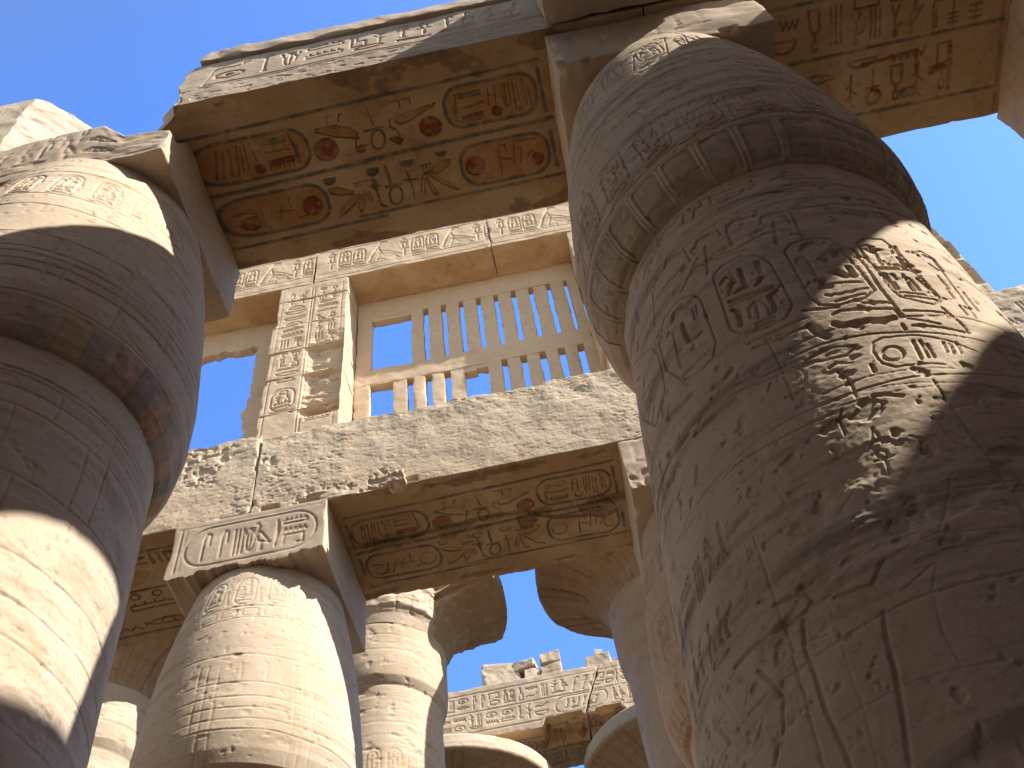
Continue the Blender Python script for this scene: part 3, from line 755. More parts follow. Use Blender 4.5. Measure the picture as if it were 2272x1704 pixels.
# --- the column on the left
cx, cy = -4.5, 4.6
A_ = empty('papyrus_column', (cx, cy, -EYE), 'plain banded column at the left edge with red and grey painted lip under its bud', 'column')
ra = Relief(-.9 * RF, 2.3 * RF, 6.42, 10.4, .009); r2 = Relief(-.9 * RF, 2.3 * RF, 2.5, 6.45, .009)
for z in (8.70, 8.05, 7.76, 7.66, 7.55, 7.42, 7.10): ringline(ra, z, .016, .012, seed=z)
SEC = ['p', 's', 'o', 's']
for k in range(-6, 11):
    a = .575 + .178 * (k - 1)
    ra.fill([(a * RF, 6.5), ((a + .17) * RF, 6.5), ((a + .17) * RF, 7.05), (a * RF, 7.05)], .004, SEC[k % 4], (.45 if k < 4 else .75)); vline(ra, a - .004, 6.5, 7.08, .014, .008)
for k in range(7): name_ring(ra, (-.6 + k * .29) * RF, (-.6 + k * .29 + .17) * RF, 9.05, 9.62, 90 + k, .022, .013)
for k in range(7): ra.ring((-.46 + k * .29) * RF, 9.3, .07, .2, .02, .011)
ringline(ra, 8.97, .02, .012); ringline(ra, 9.72, .02, .012); ringline(ra, 9.95, .016, .01)
for t in (.18, .56, .66, 1.0, 1.35): vline(ra, t, 7.1, 8.05)
ra.scuff(.45, .6, 31); ra.c[..., 3] *= .95
for z in (6.36, 6.30, 6.14, 5.95, 5.3, 4.68, 4.36, 4.1, 3.6): ringline(r2, z, .016, .012, seed=z)
for t, a, b in ((.95, 6.0, 6.3), (.75, 5.3, 5.95), (1.2, 5.3, 5.95), (.88, 4.36, 5.3), (1.25, 4.4, 5.2), (1.5, 3.6, 4.6), (1.05, 3.6, 4.1), (1.35, 5.3, 6.4)): vline(r2, t, a, b)
r2.scuff(.35, .6, 33)
thA = thetas(-.8, 2.2, .0085)
base_part(A_, cx, cy)
lathe('shaft', [(r + .045, z) for r, z in SHAFT], cx, cy, M_pale, A_, thA, .010, r2, None, .007, .9, 7, RF, zfine=3.4, extra=pits(.005, 61))
lathe('bud_capital', [(r + (.03 if z < 8 else .0), z) for r, z in BUD], cx, cy, M_pale, A_, thA, .010, ra, None, .007, .9, 8, RF, extra=pits(.006, 62))
ab = Relief(-5.8, -3.4, 10.36, 11.55, .01); row(ab, -5.7, -3.95, 10.62, 11.2, 8, .03, .014); row(ab, -5.2, -4.3, 11.0, 11.42, 9, .025, .012); ab.stroke([(-5.75, 10.52), (-3.5, 10.5)], .03, .012); ab.scuff(.3, .4, 4)
def wA(V):
    V = V.copy(); f = sstep(4.0, 3.75, V[:, 1]); top = np.interp(V[:, 0], [-6, -4.95, -4.3, -3.95, -3.6, -3.4], [11.30, 11.54, 11.52, 11.02, 10.98, 10.9]); k = np.clip((V[:, 2] - 10.36) / 1.04, 0, 1.2)
    V[:, 2] = V[:, 2] * (1 - f) + f * (10.36 + k * (top - 10.36)); return V
abacus_part(A_, -5.75, -3.41, 3.62, 5.75, 10.36, 11.395, M_beam, .022, faces={'-y': ab}, rnd=.025, chip=.07, amp=.02, seed=14, warp=wA)

# --- row two: the column in the middle and the one behind the great column
def bud_column(cx, cy, label, rcap, rsh, th, step, seed, mat, abf=None, absteps=.03, half=1.145, yf=1.135, abs_seed=3, achip=.08):
    r = empty('papyrus_column', (cx, cy, -EYE), label, 'column'); base_part(r, cx, cy)
    lathe('shaft', SHAFTC, cx, cy, mat, r, th, step, rsh, None, .012, .8, seed, RF, zfine=3.5, extra=pits(.012, seed + 50))
    lathe('bud_capital', BUDC, cx, cy, mat, r, th, step, rcap, None, .012, .8, seed + 1, RF, extra=pits(.014, seed + 60))
    abacus_part(r, cx - half, cx + half, cy - yf, cy + yf, 10.36, 11.395, M_beam, absteps, faces=abf or {}, rnd=.02, chip=achip, amp=.014, seed=abs_seed); return r
rc = Relief(-1.5 * RF, 1.6 * RF, 6.42, 10.4, .010)
for k in range(7): name_ring(rc, (-1.08 + k * .36) * RF, (-1.08 + k * .36 + .22) * RF, 9.5, 10.06, 20 + k, .026, .016)
for k in range(7): rc.ring((-.79 + k * .36) * RF, 10.14, .07, .05, .022, .012); rc.stroke([((-.79 + k * .36) * RF, 9.52), ((-.83 + k * .36) * RF, 9.85), ((-.75 + k * .36) * RF, 10.05)], .026, .014)
for z in (9.44, 9.22): ringline(rc, z, .022, .014)
for k in range(12): rc.cart((-1.2 + k * .22) * RF, (-1.2 + k * .22 + .16) * RF, 9.26, 9.4, .02, .012, r=.02)
for z in (8.55, 8.1, 7.88, 7.72, 7.56, 7.42, 7.0): ringline(rc, z, .016, .012, seed=z)
for t in (-.15, -.07, .03, .70, .78, .88, -1.0, -.9): vline(rc, t, 7.0, 8.42)
for t in (.22, .44, 1.1): vline(rc, t, 8.12, 8.42)
for t in np.arange(-1.4, 1.5, .13): vline(rc, t, 6.5, 6.98, .014, .010)
rc.h *= .65; rc.scuff(.35, .6, 41)
rcs = Relief(-1.5 * RF, 1.6 * RF, 2.5, 6.45, .02)
for z in (6.2, 5.6, 4.2): ringline(rcs, z, .03, .014)
ac = Relief(-5.72, -3.42, 10.36, 11.4, .008)
ac.stroke([(-5.66, 11.3), (-3.5, 11.3)], .02, .012); ac.cart(-5.5, -3.55, 10.47, 11.24, .03, .02, r=.36); ac.stroke([(-5.6, 10.45), (-5.6, 11.28)], .03, .018); ac.stroke([(-5.53, 10.45), (-5.53, 11.28)], .02, .014)
for g, a, b in (('hook', -5.3, -5.05), ('hook', -5.02, -4.8), ('bar3', -4.8, -4.6), ('beetle', -4.62, -4.42), ('bird', -4.5, -4.22), ('reed', -4.2, -4.08)): glyph(ac, g, a, b, 10.58, 11.14, .032, .02)
for g, c, d in (('comb', 10.96, 11.14), ('water', 10.82, 10.95), ('house', 10.6, 10.8)): glyph(ac, g, -4.05, -3.7, c, d, .03, .02)
ac.h *= .6
def wC(V):
    V = V.copy(); f = sstep(10.5, 10.36, V[:, 2]) * sstep(10.2, 9.8, V[:, 1]); V[:, 2] += f * (.06 * (V[:, 0] + 4.6) * .5 + .05 * np.round(1.6 * fbm(V * np.array([1, 0, 0]), .35, 3, 15)) + .03 * fbm(V * np.array([1, 0, 0]), .08, 2, 16)); return V
C_ = empty('papyrus_column', (-4.57, 10.79, -EYE), 'sunlit bud column in the lower middle left under a block carved with a cartouche', 'column')
base_part(C_, -4.57, 10.79); thC = thetas(-1.5, 1.55, .0115)
lathe('shaft', SHAFTC, -4.57, 10.79, M_pale, C_, thC, .014, rcs, None, .012, .8, 9, RF, zfine=5, extra=pits(.006, 71))
lathe('bud_capital', BUDC, -4.57, 10.79, M_pale, C_, thC, .0115, rc, None, .006, .9, 10, RF, extra=pits(.006, 72))
abacus_part(C_, -5.72, -3.425, 9.625, 11.92, 10.36, 11.395, M_beam, .018, faces={'-y': ac}, rnd=.015, chip=.03, amp=.008, seed=16, warp=wC)
rg = Relief(-1.6 * RF, .6 * RF, 6.42, 10.4, .014)
for z in (9.6, 8.9, 8.5, 8.2, 7.9, 7.6, 7.3): ringline(rg, z, .02, .012, seed=z)
for k in range(8): name_ring(rg, (-1.6 + k * .25) * RF, (-1.6 + k * .25 + .16) * RF, 6.9, 7.3, 100 + k, .024, .014)
for t in np.arange(-1.6, .5, .09): rg.stroke([(t * RF, 6.9), (t * RF, 7.25)], .03, .014, 'o', .5)
for k in range(8): name_ring(rg, (-1.6 + k * .25) * RF, (-1.6 + k * .25 + .16) * RF, 7.75, 8.4, 110 + k, .03, .02)
row(rg, -1.6 * RF, .4 * RF, 9.0, 9.5, 119, .03, .02); rg.h *= 1.4
ag = Relief(.9, 3.2, 10.36, 11.4, .01); row(ag, 1.05, 2.9, 10.8, 11.3, 17, .03, .014); ag.add_h(.02 * fbm(ag.grid(), .07, 3, 3) * sstep(10.8, 10.7, ag.grid()[:, 1]))
bud_column(2.1, 10.79, 'bud column half hidden behind the left side of the great right column', rg, None, thetas(-1.6, .6, .014), .016, 11, M_col, {'-y': ag, }, .03, abs_seed=18)
bud_column(-11.2, 10.79, 'bud column standing behind the banded column at the left edge', None, None, thetas(-1.5, 1.5, .05), .06, 13, M_col, None, .08, abs_seed=19)
bud_column(8.7, 10.79, 'bud column behind the great right column, under the dark eroded beam', None, None, thetas(-1.5, 1.5, .05), .06, 15, M_col, None, .08, abs_seed=20)
q = bud_column(7.29, 4.6, 'bud column just beyond the right edge, its block closing the painted ceiling beam', None, None, thetas(-1.5, 1.5, .05), .06, 17, M_col, None, .03, abs_seed=21)

# ---------------------------------------------------------------- architraves
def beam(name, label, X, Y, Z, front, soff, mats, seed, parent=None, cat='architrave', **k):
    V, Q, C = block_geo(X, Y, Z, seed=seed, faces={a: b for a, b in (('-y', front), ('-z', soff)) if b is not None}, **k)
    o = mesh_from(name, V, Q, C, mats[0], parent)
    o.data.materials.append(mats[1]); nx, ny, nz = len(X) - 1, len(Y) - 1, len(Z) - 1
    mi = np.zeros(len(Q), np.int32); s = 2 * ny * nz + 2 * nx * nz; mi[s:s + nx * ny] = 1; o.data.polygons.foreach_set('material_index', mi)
    if label: tag(o, label, cat)
    return o
def soffit_art(R, fx, fy, wk=1., kd=1., paint=True, ground=True):
    for ln in SOFFIT.strip().split('\n'):
        hd, pts = ln.split(':'); k, wd, dp = hd.split(','); P = np.array([[float(x) for x in q.split(',')] for q in pts.split()]) / 1000; P = np.c_[fx(P[:, 0]), fy(P[:, 1])]; wd, dp = float(wd) * wk, float(dp) * kd; c = k[1] if paint else ('b' if k[1] == 'b' else 'd')
        if k[0] == 'c': R.cart(P[0, 0], P[1, 0], P[0, 1], P[1, 1], wd, dp, c, 'c' if ground else None, .006, r=abs(P[1, 1] - P[0, 1]) * .42)
    for ln in SOFFIT.strip().split('\n'):
        hd, pts = ln.split(':'); k, wd, dp = hd.split(','); P = np.array([[float(x) for x in q.split(',')] for q in pts.split()]) / 1000; P = np.c_[fx(P[:, 0]), fy(P[:, 1])]; wd, dp = float(wd) * wk, float(dp) * kd; c = k[1] if paint else ('b' if k[1] == 'b' else 'd')
        if k[0] == 's': R.stroke(P, wd, dp, c)
        elif k[0] == 'f':
            R.fill(P, dp, k[1] if (paint or (k[1] == 'r' and np.ptp(P[:, 0]) > .26)) else None, .9 if paint else .65); R.stroke(np.r_[P, P[:1]], .014, dp * .8, 'd', .6)
# beam between the left and the great column
s1 = Relief(-3.6, 1.0, 3.5, 5.72, .007); soffit_art(s1, lambda x: x, lambda y: y, .8, 1.6); s1.scuff(.45, .3, 51)
def stains(R, seed, bands, col='d', k=.7):
    P = R.grid(); n = fbm(P * np.array([1, 1.6, 1]), .45, 5, seed, .6)
    for y, wd in bands:
        m = (sstep(.0, .35, n + .25 - np.abs(P[:, 1] - y) / wd) * k).reshape(R.h.shape); R.put((slice(None), slice(None)), m.astype(np.float32), 0, col, .75)
stains(s1, 58, ((3.62, .22), (5.62, .16)))
f1 = Relief(-3.6, 1.0, 11.4, 13.1, .008)
row(f1, -3.15, .9, 11.98, 12.62, 23, .035, .02); f1.stroke([(-3.2, 11.9), (.9, 11.9)], .02, .014); f1.stroke([(-3.22, 11.84), (.9, 11.84)], .016, .012); f1.stroke([(-3.2, 11.9), (-3.1, 12.6)], .016, .012); f1.scuff(.5, .5, 52)
f1.add_h(-.007 * sstep(.1, .5, fbm(f1.grid() * np.array([.5, 1, 1]), .06, 3, 8)) * sstep(11.95, 11.75, f1.grid()[:, 1]))
def wB1(V):
    V = V.copy(); e = sstep(-2.9, -3.5, V[:, 0]); V[:, 0] += e * (.13 * (V[:, 2] - 11.4) / 1.6 - .42 * sstep(3.62, 4.0, V[:, 1]) + .09 * fbm(V, .4, 4, 3)); return V
b1 = empty('architrave', (-1.2, 4.6, 11.4), 'stone beam with red discs and painted cartouches beneath, spanning left column to great column', 'architrave')
X = np.r_[axis(-3.5, .82, .0095), axis(.82, 1.95, .05)[1:]]
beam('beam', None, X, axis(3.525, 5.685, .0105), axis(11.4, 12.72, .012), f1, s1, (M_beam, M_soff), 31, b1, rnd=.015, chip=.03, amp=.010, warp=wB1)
block('top_course', np.r_[axis(-3.42, .82, .02), axis(.82, 1.95, .1)[1:]], axis(3.47, 5.66, .05), axis(12.725, 13.06, .02), M_beam, b1, rnd=.02, chip=.06, amp=.014, nsc=.3, seed=33, warp=wB1)
# its neighbour to the right
s3 = Relief(3.0, 6.3, 3.5, 5.72, .009)
for y in (3.86, 4.52, 5.32): s3.stroke([(3.1, y), (6.1, y - .02)], .05, .006, 'b')
row(s3, 3.35, 6.0, 4.60, 5.24, 27, .03, .012, 'k'); row(s3, 3.3, 6.0, 3.92, 4.46, 28, .03, .012, 'k')
s3.stroke([(5.5, 4.7), (5.52, 5.2)], .07, .01, 'r'); s3.stroke([(5.28, 4.95), (5.5, 4.9)], .12, .01, 'r'); s3.fill([(4.9, 5.1), (5.15, 5.09), (5.1, 5.2), (4.95, 5.21)], .01, 'b'); s3.ring(4.6, 5.12, .08, .08, .05, .01, 'r'); s3.stroke([(4.45, 4.7), (5.1, 4.66), (5.1, 4.9)], .05, .01, 'r'); s3.stroke([(6.1, 3.5), (6.1, 5.6)], .06, .006, 'd', .5)
s3.scuff(.6, .3, 53)
beam('architrave', 'dim stone ceiling beam at the top right with faint painted signs beneath', np.r_[axis(1.97, 3.0, .1), axis(3.0, 6.2, .014)[1:], axis(6.2, 8.4, .1)[1:]], axis(3.53, 5.68, .014), axis(11.4, 13.05, .04), None, s3, (M_beam, M_soff), 35, rnd=.02, chip=.06, amp=.012)
# the broken stump on the left column
def wS(V):
    V = V.copy(); e = sstep(-9.0, -4.35, V[:, 0]); end = -5.85 + np.minimum(V[:, 1] - 3.76, 1.2) * 1.0 + .05 * fbm(V, .5, 2, 5) + .02 * fbm(V, .09, 4, 6, .6); V[:, 0] = -9 + (V[:, 0] + 9) * (end + 9) / (-4.35 + 9); V[:, 2] += (.05 * fbm(V, .5, 3, 9) - .10 * sstep(3.9, 5.2, V[:, 1])) * sstep(12.5, 13.5, V[:, 2]); return V
fs = Relief(-9, -4.3, 11.4, 13.8, .02); row(fs, -8.5, -4.6, 11.7, 12.7, 29, .05, .025); fs.scuff(.6, .5, 5)
beam('architrave', 'broken stump of a beam with a rough bright fracture above the left column', axis(-9, -4.35, .03), axis(3.76, 5.7, .03), axis(11.4, 13.72, .03), fs, None, (M_rub, M_soff), 37, rnd=.02, chip=.04, amp=.015, nsc=.3, noct=5, warp=wS)
# eroded beam of row two
G2 = lambda a, b, px=.011, seed=0: Relief(a, b, 11.4, 13.4, px)
def erode(R, seed, amt=1.):
    P = R.grid(); a = fbm(P * np.array([.65, 1, 1]), .045, 3, seed, .6); b = fbm(P, .45, 3, seed + 3); c = fbm(P, 1.3, 2, seed + 5); k = .45 + .55 * sstep(-.3, .4, c)
    R.add_h(amt * (-.008 * sstep(.0, .6, a) * k - .006 * sstep(.3, .75, b) + .002 * fbm(P, .022, 2, seed + 8)))
    hole = sstep(.4, .65, fbm(P, .9, 2, seed + 11)) * sstep(.05, .5, fbm(P, .08, 2, seed + 12)); R.add_h(-.03 * amt * hole)
f2 = G2(-4.62, 2.1); erode(f2, 61)
for x, z, w_ in ((-2.15, 11.47, .1), (-3.7, 11.45, .16), (-4.3, 11.46, .14)): f2.fill([(x - w_, z - .06), (x + w_, z - .05), (x + w_ * .8, z + .06), (x - w_, z + .05)], .09)
s2 = Relief(-3.45, 1.0, 9.65, 11.92, .008); soffit_art(s2, lambda x: -3.425 + (x + 3.4) * (4.38 / 4.21), lambda y: 9.655 + (y - 3.525) * (2.26 / 2.16), .8, 1.9, paint=False, ground=False)
s2.stroke([(-3.2, 10.72), (-2.2, 10.70), (-1.2, 10.62), (-.6, 10.66), (-.2, 10.9), (.3, 11.0)], .09, .03, 'd', .5); s2.fill([(-.75, 10.75), (-.55, 10.7), (-.45, 10.9), (-.55, 11.05), (-.72, 11.0)], .03, 'd', .6)
s2.fill([(.2, 10.75), (.7, 10.7), (.85, 11.0), (.6, 11.1), (.3, 11.0)], .035, 'd', .6); s2.scuff(.4, .35, 54); stains(s2, 59, ((9.78, .12), (10.75, .2), (11.8, .12)))
def wTop(V):
    V = V.copy(); k = sstep(12.3, 13.2, V[:, 2]); V[:, 2] += k * (.06 * fbm(V * np.array([1, 1, 0]), .8, 2, 4) + .025 * np.round(1.5 * fbm(V * np.array([1, 1, 0]), .3, 2, 6)) + .02 * fbm(V, .12, 2, 7)); V[:, 1] += k * .015 * fbm(V, .3, 3, 8); return V
X = np.r_[axis(-4.6, 1.6, .0125), axis(1.6, 2.05, .05)[1:]]
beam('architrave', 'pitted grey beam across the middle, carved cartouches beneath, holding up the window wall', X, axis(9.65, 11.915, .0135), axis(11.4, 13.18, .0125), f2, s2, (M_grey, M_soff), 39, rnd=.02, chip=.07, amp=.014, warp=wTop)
tag(block('stone_knob', axis(-2.48, -2.22, .02), axis(9.5, 9.72, .02), axis(11.36, 11.58, .02), M_grey, None, rnd=.05, chip=.08, amp=.04, nsc=.12, seed=3), 'small projecting stump of stone on the lower edge of the pitted beam', 'stone')
f2l = G2(-11.2, -4.62, .014); erode(f2l, 65); s2l = Relief(-8.2, -5.6, 9.65, 11.92, .01)
for y in (9.95, 11.66): s2l.stroke([(-8.2, y + .02), (-5.7, y)], .05, .006, 'b')
s2l.stroke([(-8.2, 10.75), (-5.7, 10.73)], .05, .01, 'd'); glyph(s2l, 'eye', -6.95, -6.15, 11.62, 11.34, .03, .02, 'd'); glyph(s2l, 'comb', -7.0, -6.2, 11.22, 10.98, .03, .02, 'd')
for x in (-7.2, -6.85, -6.5): s2l.ring(x, 10.86, .07, .06, .03, .02, 'd')
glyph(s2l, 'water', -7.9, -7.0, 11.6, 11.45, .03, .02, 'd'); s2l.fill([(-7.2, 10.35), (-6.7, 10.25), (-6.4, 10.4), (-6.6, 10.6), (-7.1, 10.62)], .02, 'o', .5); row(s2l, -8.1, -5.8, 10.0, 10.25, 33, .03, .015, 'd'); s2l.scuff(.35, .3, 56)
beam('architrave', 'pitted beam left of the cartouche block, a carved eye on its orange underside', np.r_[axis(-11.2, -8.1, .1), axis(-8.1, -4.62, .0145)[1:]], axis(9.65, 11.915, .016), axis(11.4, 13.28, .0145), f2l, s2l, (M_grey, M_soff), 41, rnd=.02, chip=.08, amp=.014, warp=wTop)
f2r = G2(2.07, 9.2, .015); erode(f2r, 67)
row(f2r, 6.9, 9.0, 12.2, 12.9, 35, .04, .02)
beam('architrave', 'dark grey eroded beam end seen low at the right edge, against the sky', np.r_[axis(2.07, 6.3, .12), axis(6.3, 9.2, .016)[1:]], axis(9.65, 11.915, .05), axis(11.4, 13.24, .0155), f2r, None, (M_grey, M_soff), 43, rnd=.02, chip=.08, amp=.014, warp=wTop)

# ---------------------------------------------------------------- cross beams and the row behind the viewer, which throw the shade
for i, (xa, xb, lb) in enumerate(((.85, 2.5, 'broad cross beam running overhead onto the great column'), (5.6, 7.7, 'second cross beam overhead, right of the great column'), (10.75, 17.2, 'cross slab overhead, farthest to the right, widened to block sky'))):
    tag(block('cross_beam', axis(xa, xb, .05), axis(-2.6, 3.50, .06), axis(11.405, 13.42, .05), M_beam, None, rnd=.02, chip=.05, amp=.015, seed=70 + i), lb, 'beam', 'cross beams over the aisle')  # the third slab is extended to the right to keep sky light out
for i, (x0, x1, lb) in enumerate(((-9, .8, 'long beam behind the viewer, left half of its row'), (2.55, 5.55, 'short beam behind the viewer between two cross beams'), (7.75, 10.7, 'right-hand beam behind the viewer'))):
    tag(block('architrave', axis(x0, x1, .12), axis(-2.7, -.55, .12), axis(11.4, 13.1, .12), M_beam, None, rnd=.02, chip=.06, amp=.02, seed=80 + i), lb, 'architrave')
for i, (x, lb) in enumerate(((2.0, 'bud column close behind the viewer'), (-4.5, 'bud column behind the viewer on the left'), (7.3, 'bud column behind the viewer on the right'), (11.9, 'outermost bud column behind the viewer on the right'))):
    bud_column(x, -1.65, lb, None, None, thetas(-1.5, 1.5, .06), .08, 21 + i, M_col, None, .1, abs_seed=22 + i)

tag(block('added_roof', axis(-16, 18, .5), axis(-16, -2.75, .4), axis(13.15, 13.8, .2), M_beam, None, rnd=.03, chip=.1, amp=.03, seed=88), 'unseen slabs added overhead behind the viewer to block southern sky', 'added_roof')  # added out of sight to cut the southern sky light on the columns
for xa, xb, ya, yb, lb in ((-24, -22.5, -17, 13, 'outer wall added on the left, out of view, to block low sky'), (17.5, 19, -17, 8, 'outer wall added on the right, out of view, to block low sky'), (-22.4, 17.4, -17.5, -16.1, 'outer wall added unseen behind the viewer to block low sky')):
    tag(block('unseen_hall_wall', axis(xa, xb, .5), axis(ya, yb, .5), axis(-EYE - .1, 11.6, .5), M_beam, None, rnd=.04, chip=.1, amp=.05, seed=89), lb, 'wall')  # enclosing walls added out of sight to cut low sky light
# ---------------------------------------------------------------- window wall above the eroded beam
YP, YG = 10.75, 11.53
def lintel_art(R, a, b, ph):
    R.stroke([(a, 20.27), (b, 20.27)], .022, .02); R.stroke([(a, 21.5), (b, 21.5)], .022, .02); R.stroke([(a, 20.48), (b, 20.48)], .016, .014)
    x = ph
    while x < b:
        glyph(R, 'ankh', x, x + .26, 20.62, 21.25, .035, .03); glyph(R, 'seat', x - .02, x + .24, 21.22, 21.42, .03, .02)
        name_ring(R, x + .3, x + .58, 20.62, 21.35, int(x * 7) % 90 + 9, .032, .028); name_ring(R, x + .64, x + .92, 20.62, 21.35, int(x * 11) % 90 + 7, .032, .028)
        v = x + 1.0; R.stroke([(v + .42, 21.42), (v + .3, 21.46), (v + .22, 21.3), (v + .12, 21.0), (v + .05, 20.7), (v, 20.6)], .06, .035); R.stroke([(v + .22, 21.3), (v + .3, 20.95), (v + .2, 20.62)], .03, .025)
        for j in range(6): R.stroke([(v + .22 + .03 * j, 20.95 - .05 * j), (v + .5 + .05 * j, 20.85 - .055 * j), (v + .74 - .03 * j, 20.72 - .035 * j)], .02, .02)
        R.stroke([(v + .24, 21.08), (v + .5, 20.95), (v + .78, 20.72)], .025, .025); R.cart(v + .05, v + .4, 20.52, 20.62, .016, .016, r=.01)
        for q_ in (.3, .64): R.cart(x + q_, x + q_ + .3, 20.5, 20.58, .014, .014, r=.01)
        x += 1.72
def lint(xa, xb, label, seed, ph, right=False):
    R = Relief(xa, xb, 20.1, 21.7, .012); lintel_art(R, xa, xb, ph); R.scuff(.25, .5, seed); step = .016
    return beam('lintel_block', label, axis(xa, xb, step), np.r_[axis(YP - .01, YG + .05, .03), axis(YG + .05, 12.1, .1)[1:]], axis(20.15, 21.62, .016), R, None, (M_cler, M_soff), seed, cat='lintel', rnd=.015, chip=.06, amp=.012, nsc=.4)
lint(-11.2, -4.57, 'carved vulture frieze block over the broken left window', 91, -10.3); lint(-4.53, -.47, 'carved vulture frieze block over the barred window, left part', 92, -4.3); lint(-.45, 4.2, 'carved vulture frieze block over the barred window, right part', 93, -.3)
def pier(xa, xb, label, seams, seed, sgn=0, art=True, ztop=20.14, wob=.05):
    root = empty('window_pier', ((xa + xb) / 2, 11.4, 13.2), label, 'pillar')
    R = Relief(xa - .2, xb + .2, 13.2, 20.3, .01); m = (xa + xb) / 2
    if art:
        for x in (xa + .12, m - .02, m + .04, xb - .12): R.stroke([(x, 14.2), (x, 19.95)], .02, .02)
        row(R, xa + .18, m - .08, 16.2, 19.85, seed, .032, .03, vertical=True); row(R, m + .1, xb - .18, 14.8, 19.85, seed + 1, .032, .03, vertical=True); name_ring(R, xa + .22, m - .12, 15.5, 16.2, seed + 2, .032, .035)
        P = R.grid(); k = sstep(m - .05, m + .2, P[:, 0]) * sstep(18.1, 17.4, P[:, 1]) * sstep(15.0, 15.4, P[:, 1]); hh = R.h.ravel() * (1 - .85 * k) + k * (-.10 - .10 * fbm(P * np.array([.6, 1.4, 1]), .3, 4, seed)); R.h = hh.reshape(R.h.shape).astype(np.float32); R.scuff(.2, .4, seed)
    rr = np.random.RandomState(seed)
    for z0, z1 in zip(seams[:-1], seams[1:]):
        a = xa + rr.uniform(-wob, wob); b = xb + rr.uniform(-wob, wob) * .5
        block('course', axis(a, b, .016), np.r_[axis(YP + rr.uniform(-.01, .01), YG, .04), axis(YG, 12.0, .12)[1:]], axis(z0 + .006, z1 - .006, .016), M_cler, root, faces={'-y': R}, rnd=.018, chip=.07, amp=.014, nsc=.4, seed=int(z0 * 10) + seed)
    return root
pier(-5.32, -3.73, 'carved window pillar between the broken opening and the barred window', [13.2, 14.6, 15.42, 16.58, 17.52, 18.48, 19.53, 20.14], 95)
pier(1.26, 2.84, 'window pillar behind the great column, right of the barred window', [13.2, 15.4, 17.5, 19.0, 20.14], 97)
def jag(xa, xb, label, seams, seed): 
    return pier(xa, xb, label, seams, seed, wob=.07)
jag(6.75, 8.3, 'broken carved pillar of three courses against the sky at the right', [13.2, 15.55, 16.68, 17.8, 18.6], 99)
pier(-11.9, -10.3, 'far left pillar of the broken window', [13.2, 15.4, 17.5, 19.0, 20.14], 101)
def slab(parts, name, root, seed, mat=M_cler, step=.03, th=.2, y=YG, **k):
    Vs, Qs, Cs = [], [], []; off = 0
    for i, (a, b, c, d, *dy) in enumerate(parts):
        yy = y + (dy[0] if dy else 0); V, Q, C = block_geo(axis(a, b, step), axis(yy, y + th - (dy[0] if dy else 0), .05), axis(c, d, step), seed=seed + i, **{**dict(rnd=.016, chip=.05, amp=.012, nsc=.3), **k}); Vs.append(V); Qs.append(Q + off); Cs.append(C); off += len(V)
    return mesh_from(name, np.concatenate(Vs), np.concatenate(Qs), np.concatenate(Cs), mat, root)
g = empty('window_grille', (-1.2, YG, 13.2), 'stone window grille of upright bars in two tiers between pillars', 'window')
slab([(-3.72, 1.24, 19.42, 20.145), (-3.72, 1.24, 16.84, 17.40, .003), (-3.71, -3.39, 13.2, 19.43, .006), (1.02, 1.25, 13.2, 19.43, .006), (-3.72, 1.24, 13.2, 14.3, .003), (-2.5, -2.235, 17.38, 19.44, .009), (-3.4, -2.5, 19.3, 19.44, .012), (-2.9, -2.62, 14.2, 16.86, .009)], 'frame', g, 200)
for k in range(8): slab([(-2.165 + .396 * k + .05, -2.165 + .396 * (k + 1) - .05, 17.38, 19.44, .010)], 'bar', g, 220 + k, step=.025)
slab([(1.067, 1.09, 17.38, 19.44, .010)], 'bar', g, 240)
for a, b in ((-2.49, -2.235), (-2.11, -1.85), (-1.72, -1.44), (-.95, -.67), (-.55, -.28), (-.15, .11), (.24, .50), (.63, .89)): slab([(a, b, 14.2, 16.86, .010)], 'bar', g, int(250 + a * 9), step=.025)
slab([(-1.46, -1.18, 16.66, 16.86, .012), (-1.2, -.94, 16.72, 16.86, .012)], 'broken_bar_stub', g, 260, chip=.08)
g = empty('window_grille', (-7.7, YG, 13.2), 'broken window grille left of the carved pillar, only its top and one jamb left', 'window')
def wJ(V):
    V = V.copy(); V[:, 0] += (V[:, 0] < -5.7) * (.07 * fbm(V * np.array([0, 0, 1]), .25, 3, 5) - .10 * np.exp(-((V[:, 2] - 16.75) / .12) ** 2)); return V
def wT(V):
    V = V.copy(); k = sstep(19.6, 19.3, V[:, 2]); V[:, 2] += k * (.05 * np.round(2 * fbm(V * np.array([1, 0, 0]), .3, 2, 5)) + .03 * fbm(V, .1, 2, 6) - .09 * sstep(-6.2, -7.6, V[:, 0])); return V
slab([(-10.3, -5.34, 19.28, 20.145)], 'top_rail', g, 270, warp=wT, step=.02); slab([(-5.98, -5.36, 13.2, 19.3, .005)], 'jamb', g, 271, warp=wJ, step=.02); slab([(-10.3, -5.34, 13.2, 14.2, .008)], 'sill', g, 272)

